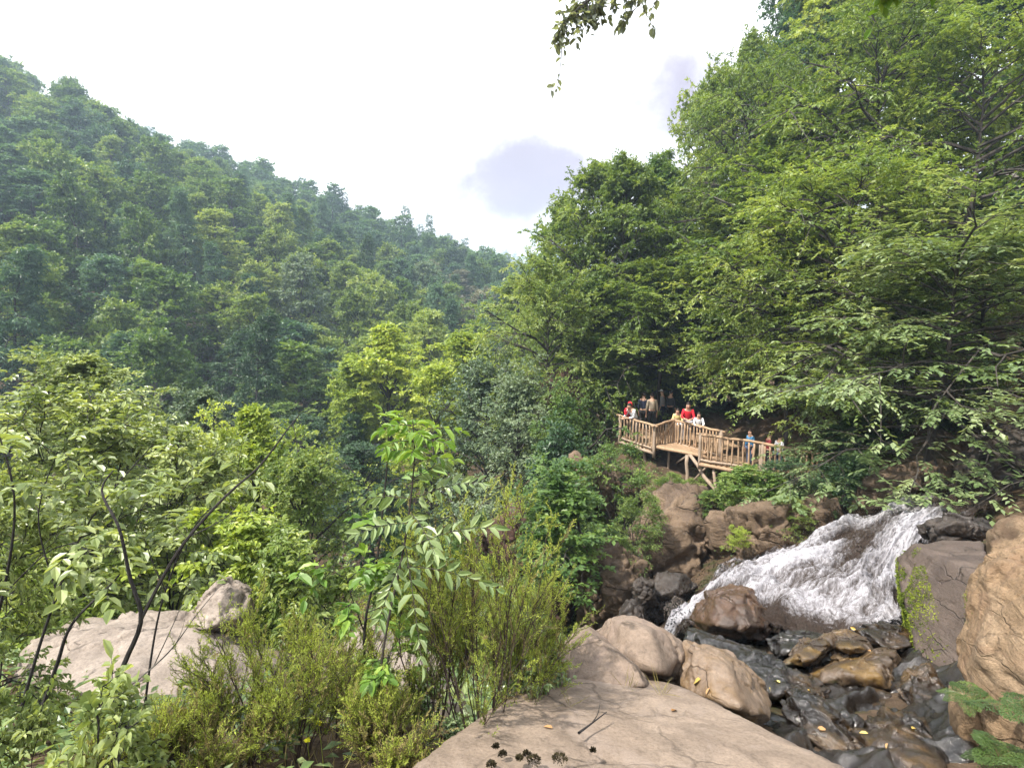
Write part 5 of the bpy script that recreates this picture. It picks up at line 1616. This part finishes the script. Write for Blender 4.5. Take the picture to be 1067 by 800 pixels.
# ------------------------------------------------------------------ ground cover and small things
def undergrowth():
    rng = np.random.default_rng(19)
    leaf = MB()
    n = 9000
    x = np.concatenate([rng.uniform(-9, 9, 5200), rng.uniform(-1, 16, 3800), rng.uniform(-4, 2.4, 4200)])
    y = np.concatenate([rng.uniform(1.2, 16, 5200), rng.uniform(12, 30, 3800), rng.uniform(5.5, 19, 4200)])
    z = ground_z(x, y)
    stream = (x > 1.1) & (x < 11) & (y > 2) & (y < 11.3) & (x - 1.1 > (y - 11) * .35) | ((x > 3.2) & (x < 9.5) & (y > 10) & (y < 12.5) & (y - 10 < (x - 3) * .35))
    path = (x > 4.3) & (x < 11) & (y > 19) & (y < 26) & (z > -5.3)
    pat = fbm(np.stack([x * .45, y * .45, x * 0 + 2.2], 1), 3)
    ok = ~stream & ~path & ((pat > -.25) | (np.arange(len(x)) >= 9000)) & ((np.abs(x) > .9) | (y > 2.2)) & ~((x > -1.0) & (x < 1.6) & (y < 3.1))
    x, y, z = x[ok], y[ok], z[ok]
    m = len(x)
    k = 14
    base = np.stack([x, y, z], 1)
    hgt = rng.uniform(.05, .26, m)
    a = rng.random((m, k)) * 6.283; q = np.sqrt(rng.random((m, k)))
    hh = rng.random((m, k))
    pos = base[:, None, :] + np.stack([np.cos(a) * q * .28, np.sin(a) * q * .28, hh * hgt[:, None] + .03], -1)
    d = np.stack([np.cos(a), np.sin(a), rng.normal(.15, .35, (m, k))], -1)
    nn = np.broadcast_to(UP, d.shape) + rng.normal(0, .35, d.shape)
    sz = np.repeat(rng.choice([.05, .07, .10], m), k)
    tint = np.clip(np.repeat(rng.normal(.5, .25, m), k) + rng.normal(0, .1, m * k), 0, 1)
    put_leaves(leaf, pos.reshape(-1, 3), nrm(d.reshape(-1, 3)), nrm(nn.reshape(-1, 3)), sz[:, None], .55, rng, 0, tint=tint)
    o = link('undergrowth', leaf.mesh('undergrowth', [M['leaf_near']]))
    tag(o, 'low green undergrowth covering the slopes between rocks and shrubs', 'undergrowth', kind='stuff')
    # grass and dry stalks
    gr = MB()
    n = 5000
    x = rng.uniform(-4.5, 1.0, n); y = rng.uniform(1.7, 5.0, n); z = ground_z(x, y)
    ok = ~((x > -1.0) & (y < 2.9 - .9 * np.abs(x)) & (x < 1.2) & (x > -.35)) & (fbm(np.stack([x, y, y * 0], 1) * 1.1, 3) > -.1)
    x, y, z = x[ok], y[ok], z[ok]
    m = len(x)
    d = nrm(np.stack([rng.normal(0, .45, m), rng.normal(0, .45, m), np.ones(m)], 1))
    put_leaves(gr, np.stack([x, y, z], 1), d, nrm(rng.normal(0, 1, (m, 3))), rng.uniform(.06, .24, m)[:, None], .022, rng, 0, droop=.3)
    o = link('dry_grass', gr.mesh('dry_grass', [M['heath_dry']]))
    tag(o, 'thin dry straw coloured grass among the foreground bushes', 'grass', kind='stuff')
undergrowth()

def moss_on(objname, sel, n, label, size=.017, seed=1):
    o = bpy.data.objects[objname]
    me = o.data
    nv = len(me.vertices)
    co = np.empty(nv * 3, np.float32); me.vertices.foreach_get('co', co); co = co.reshape(-1, 3) + np.array(o.location[:])
    no = np.empty(nv * 3, np.float32); me.vertices.foreach_get('normal', no); no = no.reshape(-1, 3)
    px, py = proj(co[:, 0], co[:, 1], co[:, 2])
    w = sel(co, no, px, py)
    rng = np.random.default_rng(seed)
    w = w * (fbm(co * 7, 3) > -.12)
    idx = np.nonzero(w > 0)[0]
    if len(idx) == 0:
        print('no moss on', objname); return
    i = rng.choice(idx, n)
    p = co[i] + rng.normal(0, .006, (n, 3))
    d = nrm(no[i] + rng.normal(0, .7, (n, 3)))
    mb = MB()
    put_leaves(mb, p - no[i] * .004, d, nrm(rng.normal(0, 1, (n, 3))), size, .5, rng, 0, tint=np.clip(.5 + .9 * fbm(p * 9, 3) + rng.normal(0, .15, n), 0, 1), droop=.2)
    tag(link('moss', mb.mesh('moss', [M['moss']])), label, 'moss', kind='stuff')
moss_on('mossy_rock', lambda c, n, px, py: ((px < 934 + (py - 573) * .28 + 26) & (n[:, 1] < .6) & (py < 715)).astype(float), 15000, 'bright green moss along the left edge of the flat rock face')
moss_on('boulder.004', lambda c, n, px, py: ((np.hypot(px - 1002, (py - 632) * .8) < 15)).astype(float), 500, 'small olive moss cushion in the notch of the tan boulder', .011, 2)

# lichen cushions and pits at the lower edge of the slab
def cushion(px, py, D, r, label):
    rng = np.random.default_rng(int(px))
    p = P(px, py, D)
    mb = MB()
    a = rng.random(260) * 6.283; q = np.sqrt(rng.random(260)) * r
    h = np.sqrt(np.clip(1 - (q / r) ** 2, 0, 1)) * r * .55
    pos = np.stack([np.cos(a) * q, np.sin(a) * q, h], 1)
    put_leaves(mb, pos, nrm(pos + [0, 0, r * .4] + rng.normal(0, r * .3, pos.shape)), nrm(rng.normal(0, 1, pos.shape)), .009, .55, rng, 0, droop=.0)
    tag(link('moss_cushion', mb.mesh('moss_cushion', [M['moss_dark']]), loc=p), label, 'moss cushion', 'dark moss cushions on the slab')
M['moss_dark'] = leaf_mat('moss_dark', (.010, .009, .006), (.022, .018, .011), (.05, .042, .02), trans=.05, rough=.9, spec=.1)

# yellow flowers by the low heather
def flower(px, py, D, label):
    rng = np.random.default_rng(int(px))
    p = P(px, py, D); r = empty('yellow_flower', p - [0, 0, .22]); tag(r, label, 'flower')
    st = MB(); tubes(st, catmull([(0.02, 0, -.12), (.01, 0, .08), (0, 0, .22)], 8)[None], np.linspace(.0018, .0012, 8)[None], 4)
    link('stem', st.mesh('stem', [M['heath']]), r)
    mb = MB()
    a = np.arange(9) * 6.283 / 9
    for ring, (l_, e) in enumerate(((.014, .25), (.010, .9))):
        d = np.stack([np.cos(a + ring * .3), np.sin(a + ring * .3) - .5, np.full(9, e)], 1)
        put_leaves(mb, np.repeat([[0, 0, .22]], 9, 0), nrm(d), nrm(np.repeat([[0, -.6, 1.]], 9, 0)), l_, .6, rng, 0, two=True)
    link('petals', mb.mesh('petals', [FLW]), r)
FLW = leaf_mat('petal', (.55, .36, .01), (.62, .42, .015), (.68, .5, .03), trans=.3, vary=0)

for px, py, D, r, lab in [(549, 786, 1.92, .012, 'round dark moss cushion in the middle of the slab edge'), (556, 793, 1.87, .022, 'largest dark moss cushion at the bottom of the slab'), (517, 778, 1.97, .009, 'tiny dark moss cushion at the left of the slab edge'), (583, 792, 1.87, .026, 'wide dark moss cushion right of the others'), (524, 786, 1.92, .011, 'small dark moss cushion left of the middle one'), (541, 790, 1.88, .010, 'little dark moss cushion between two larger ones'), (512, 797, 1.85, .014, 'dark moss cushion at the lower left slab corner'), (618, 782, 1.95, .007, 'tiny dark lichen spot on the open slab')]:
    cushion(px, py, D, r, lab)
flower(332, 753, 2.3, 'upper yellow flower among the low heather')
flower(320, 771, 2.25, 'lower yellow flower among the low heather')

sapling([(716, 386, 21.5), (735, 376, 21.2), (764, 356, 20.6), (806, 326, 20.0)], 0, 'pale dead branch slanting through the trees above the walkway', 91, r0=.045, bark='bark_grey', name='dead_branch', cat='dead branch',
        branches=[([(735, 376, 21.2), (752, 372, 21), (775, 362, 20.8)], .02), ([(764, 356, 20.6), (770, 340, 20.4), (768, 328, 20.4)], .018)])

def surface_at(px, py, dg):
    """where the line of sight through a pixel first meets the rocks"""
    d = Vector(tuple(nrm(P(px, py, 3.0))))
    o = Vector((0, 0, 0))
    for _ in range(12):
        ok, loc, no, i, ob, mt = S.ray_cast(dg, o, d)
        if not ok: return None
        if any(w in ob.name for w in ('rock', 'boulder', 'slab', 'stream_bed')) : return np.array(loc[:]), np.array(no[:]), ob.name
        o = loc + d * .004
    return None

def scatter_leaves():
    bpy.context.view_layer.update()
    dg = bpy.context.evaluated_depsgraph_get()
    spots = [(801, 716, 'YEL', 'yellow leaf on the dark rock left of the amber pool'), (813, 712, 'YEL', 'bright yellow leaf at the top of the amber pool'), (842, 720, 'YEL', 'pale yellow leaf on the wet rock in mid stream'), (892, 656, 'YEL', 'tiny yellow leaf on the ledge under the cascade'),
             (905, 678, 'BRN', 'brown leaf on the broad tan brown rock'), (930, 730, 'YEL', 'yellow leaf on the dark wet rock below the broad rock'), (880, 740, 'BRN', 'brown leaf in the crack of the wet slab'), (860, 760, 'BRN', 'curled brown leaf at the edge of the pale slab'),
             (905, 765, 'YEL', 'yellow leaf on the lowest wet slab'), (925, 780, 'BRN', 'brown leaf on the lowest wet slab'), (950, 760, 'YEL', 'small yellow leaf near the foot of the tan rock'), (731, 708, 'YEL', 'orange leaf caught beside the golden wet boulder'), (737, 724, 'BRN', 'brown leaf between slab and golden wet boulder'), (878, 792, 'BRN', 'brown leaf at the very bottom of the stream'),
             (576, 760, 'BRN', 'small dry leaf on the left of the pale slab'), (700, 742, 'BRN', 'dry leaf on the middle of the pale slab')]
    rng = np.random.default_rng(6)
    res = [(surface_at(px, py, dg), m, lab) for px, py, m, lab in spots]
    for r, m, lab in res:
        if r is None: continue
        p, n, nm = r
        mb = MB(); a = rng.random() * 6.28
        t = nrm(np.cross(n, [math.cos(a), math.sin(a), .2]))
        put_leaves(mb, np.zeros((1, 3)), t[None], (n + rng.normal(0, .2, 3))[None], rng.uniform(.035, .06), .55, rng, 0, fold=.08, two=True, droop=0)
        tag(link('fallen_leaf', mb.mesh('fallen_leaf', [YEL if m == 'YEL' else BRN]), loc=p + n * .007), lab, 'leaf', 'fallen leaves on the rocks')
    # dry stalks rooted in the slab's crack
    for k, (px, py, lab) in enumerate([(655, 718, 'thin dry grass tuft on the slab before the cracked boulder'), (690, 724, 'sparse straw stalks on the slab near the golden boulder'), (592, 735, 'small dry grass tuft at the left edge of the slab')]):
        r = surface_at(px, py, dg)
        if r is None: continue
        mb = MB(); m = 16
        d = nrm(np.stack([rng.normal(0, .35, m), rng.normal(0, .35, m), np.ones(m)], 1))
        put_leaves(mb, rng.normal(0, .012, (m, 3)) * [1, 1, .1] - [0, 0, .004], d, nrm(rng.normal(0, 1, (m, 3))), rng.uniform(.06, .17, m)[:, None], .02, rng, 0, droop=.5)
        tag(link('grass_tuft', mb.mesh('grass_tuft', [M['heath_dry']]), loc=r[0]), lab, 'grass tuft', 'dry grass tufts on the slab')
scatter_leaves()
# ------------------------------------------------------------------ sky, sun, haze, camera
SUN = nrm(np.array([-.46, -.30, .83]))
el = math.asin(SUN[2]); az = math.atan2(SUN[0], SUN[1])
W_ = bpy.data.worlds.new('World')
S.world = W_
W_.use_nodes = True
nt = W_.node_tree
nt.nodes.clear()
class NW(NT):
    def __init__(self, t):
        self.t = t
N = NW(nt)
out = N.n('ShaderNodeOutputWorld')
sky = N.n('ShaderNodeTexSky')
sky.sky_type = 'NISHITA'; sky.sun_disc = False
sky.sun_elevation = el; sky.sun_rotation = az
sky.air_density = 1.2; sky.dust_density = 2.5
d = N.n('ShaderNodeTexCoord').outputs['Generated']
n1 = N.noise(N.mapping(d, (1, 1, 1.8)), 2.6, 8, .6, .4)
bright = N.mix(N.ramp(n1, [(.30, g(0)), (.46, g(1))]), (6.2, 7.1, 7.4, 1), (8.6, 8.6, 8.9, 1))
skyc = N.mix(.88, sky.outputs[0], bright)
def lump(px, py, r0, r1, stretch=1.0):
    c = nrm(P(px, py, 10))
    vs = N.n('ShaderNodeVectorMath', operation='SUBTRACT')
    N.l(d, vs.inputs[0]); vs.inputs[1].default_value = c
    sc = N.mapping(vs.outputs[0], (1, 1, stretch))
    nz = N.n('ShaderNodeTexNoise'); N.l(d, nz.inputs['Vector']); nz.inputs['Scale'].default_value = 9; nz.inputs['Detail'].default_value = 6; nz.inputs['Roughness'].default_value = .6
    s1 = N.n('ShaderNodeVectorMath', operation='SUBTRACT'); N.l(nz.outputs['Color'], s1.inputs[0]); s1.inputs[1].default_value = (.5, .5, .5)
    s2 = N.n('ShaderNodeVectorMath', operation='SCALE'); N.l(s1.outputs[0], s2.inputs[0]); s2.inputs['Scale'].default_value = .22
    ad = N.n('ShaderNodeVectorMath', operation='ADD'); N.l(sc, ad.inputs[0]); N.l(s2.outputs[0], ad.inputs[1])
    ln = N.n('ShaderNodeVectorMath', operation='LENGTH'); N.l(ad.outputs[0], ln.inputs[0])
    return N.ramp(ln.outputs['Value'], [(r0, g(1)), (r1, g(0))], 'EASE')
cl = N.math('MAXIMUM', lump(552, 186, .085, .185, 1.75), lump(712, 105, .02, .17, 1.1))
tone = N.mix(N.noise(d, 7, 6, .6), (1.7, 1.4, 1.8, 1), (2.8, 2.35, 2.85, 1))
skyc = N.mix(N.math('MULTIPLY', cl, .95), skyc, tone)
bg = N.n('ShaderNodeBackground')
N.l(skyc, bg.inputs['Color'])
bg.inputs['Strength'].default_value = .10
N.l(bg.outputs[0], out.inputs['Surface'])

sl = bpy.data.lights.new('sun', 'SUN')
sl.energy = 3.6
sl.angle = math.radians(1.5)
sl.color = (1.0, .94, .84)
so = link('sun', sl)
so.rotation_euler = Vector(tuple(-SUN)).to_track_quat('-Z', 'Y').to_euler()

HAZE = .0013
if HAZE:
    Nh = NT('haze')
    pv = Nh.n('ShaderNodeVolumePrincipled')
    pv.inputs['Color'].default_value = (.62, .80, 1.0, 1)
    pv.inputs['Density'].default_value = HAZE
    pv.inputs['Anisotropy'].default_value = .3
    Nh.l(pv.outputs[0], Nh.out.inputs['Volume'])
    hb = MB()
    box(hb, (0, 150, 30), 1400, 1500, 130)
    tag(link('haze', hb.mesh('haze', [Nh.mat])), 'thin bluish haze in the valley air', 'haze', kind='stuff')

cam = bpy.data.cameras.new('camera')
cam.sensor_width = 36; cam.lens = 36 * F_PX / 1067
cam.clip_end = 5000; cam.clip_start = .05
co = link('camera', cam)
co.rotation_euler = (math.pi / 2 - PITCH, 0, 0)
S.camera = co

S.view_settings.view_transform = 'Standard'
S.view_settings.look = 'None'
S.view_settings.gamma = 1
S.view_settings.use_curve_mapping = False
S.view_settings.exposure = 1.5
S.render.engine = 'CYCLES'
c = S.cycles
c.max_bounces = 6; c.diffuse_bounces = 3; c.glossy_bounces = 2; c.transmission_bounces = 4; c.volume_bounces = 0; c.transparent_max_bounces = 4
c.sample_clamp_indirect = 4
c.caustics_reflective = False; c.caustics_refractive = False
c.use_adaptive_sampling = True; c.adaptive_threshold = .02
c.use_denoising = True
try:
    c.denoiser = 'OPENIMAGEDENOISE'
    c.denoising_prefilter = 'ACCURATE'
    c.denoising_input_passes = 'RGB_ALBEDO_NORMAL'
except Exception:
    pass
bpy.context.view_layer.update()
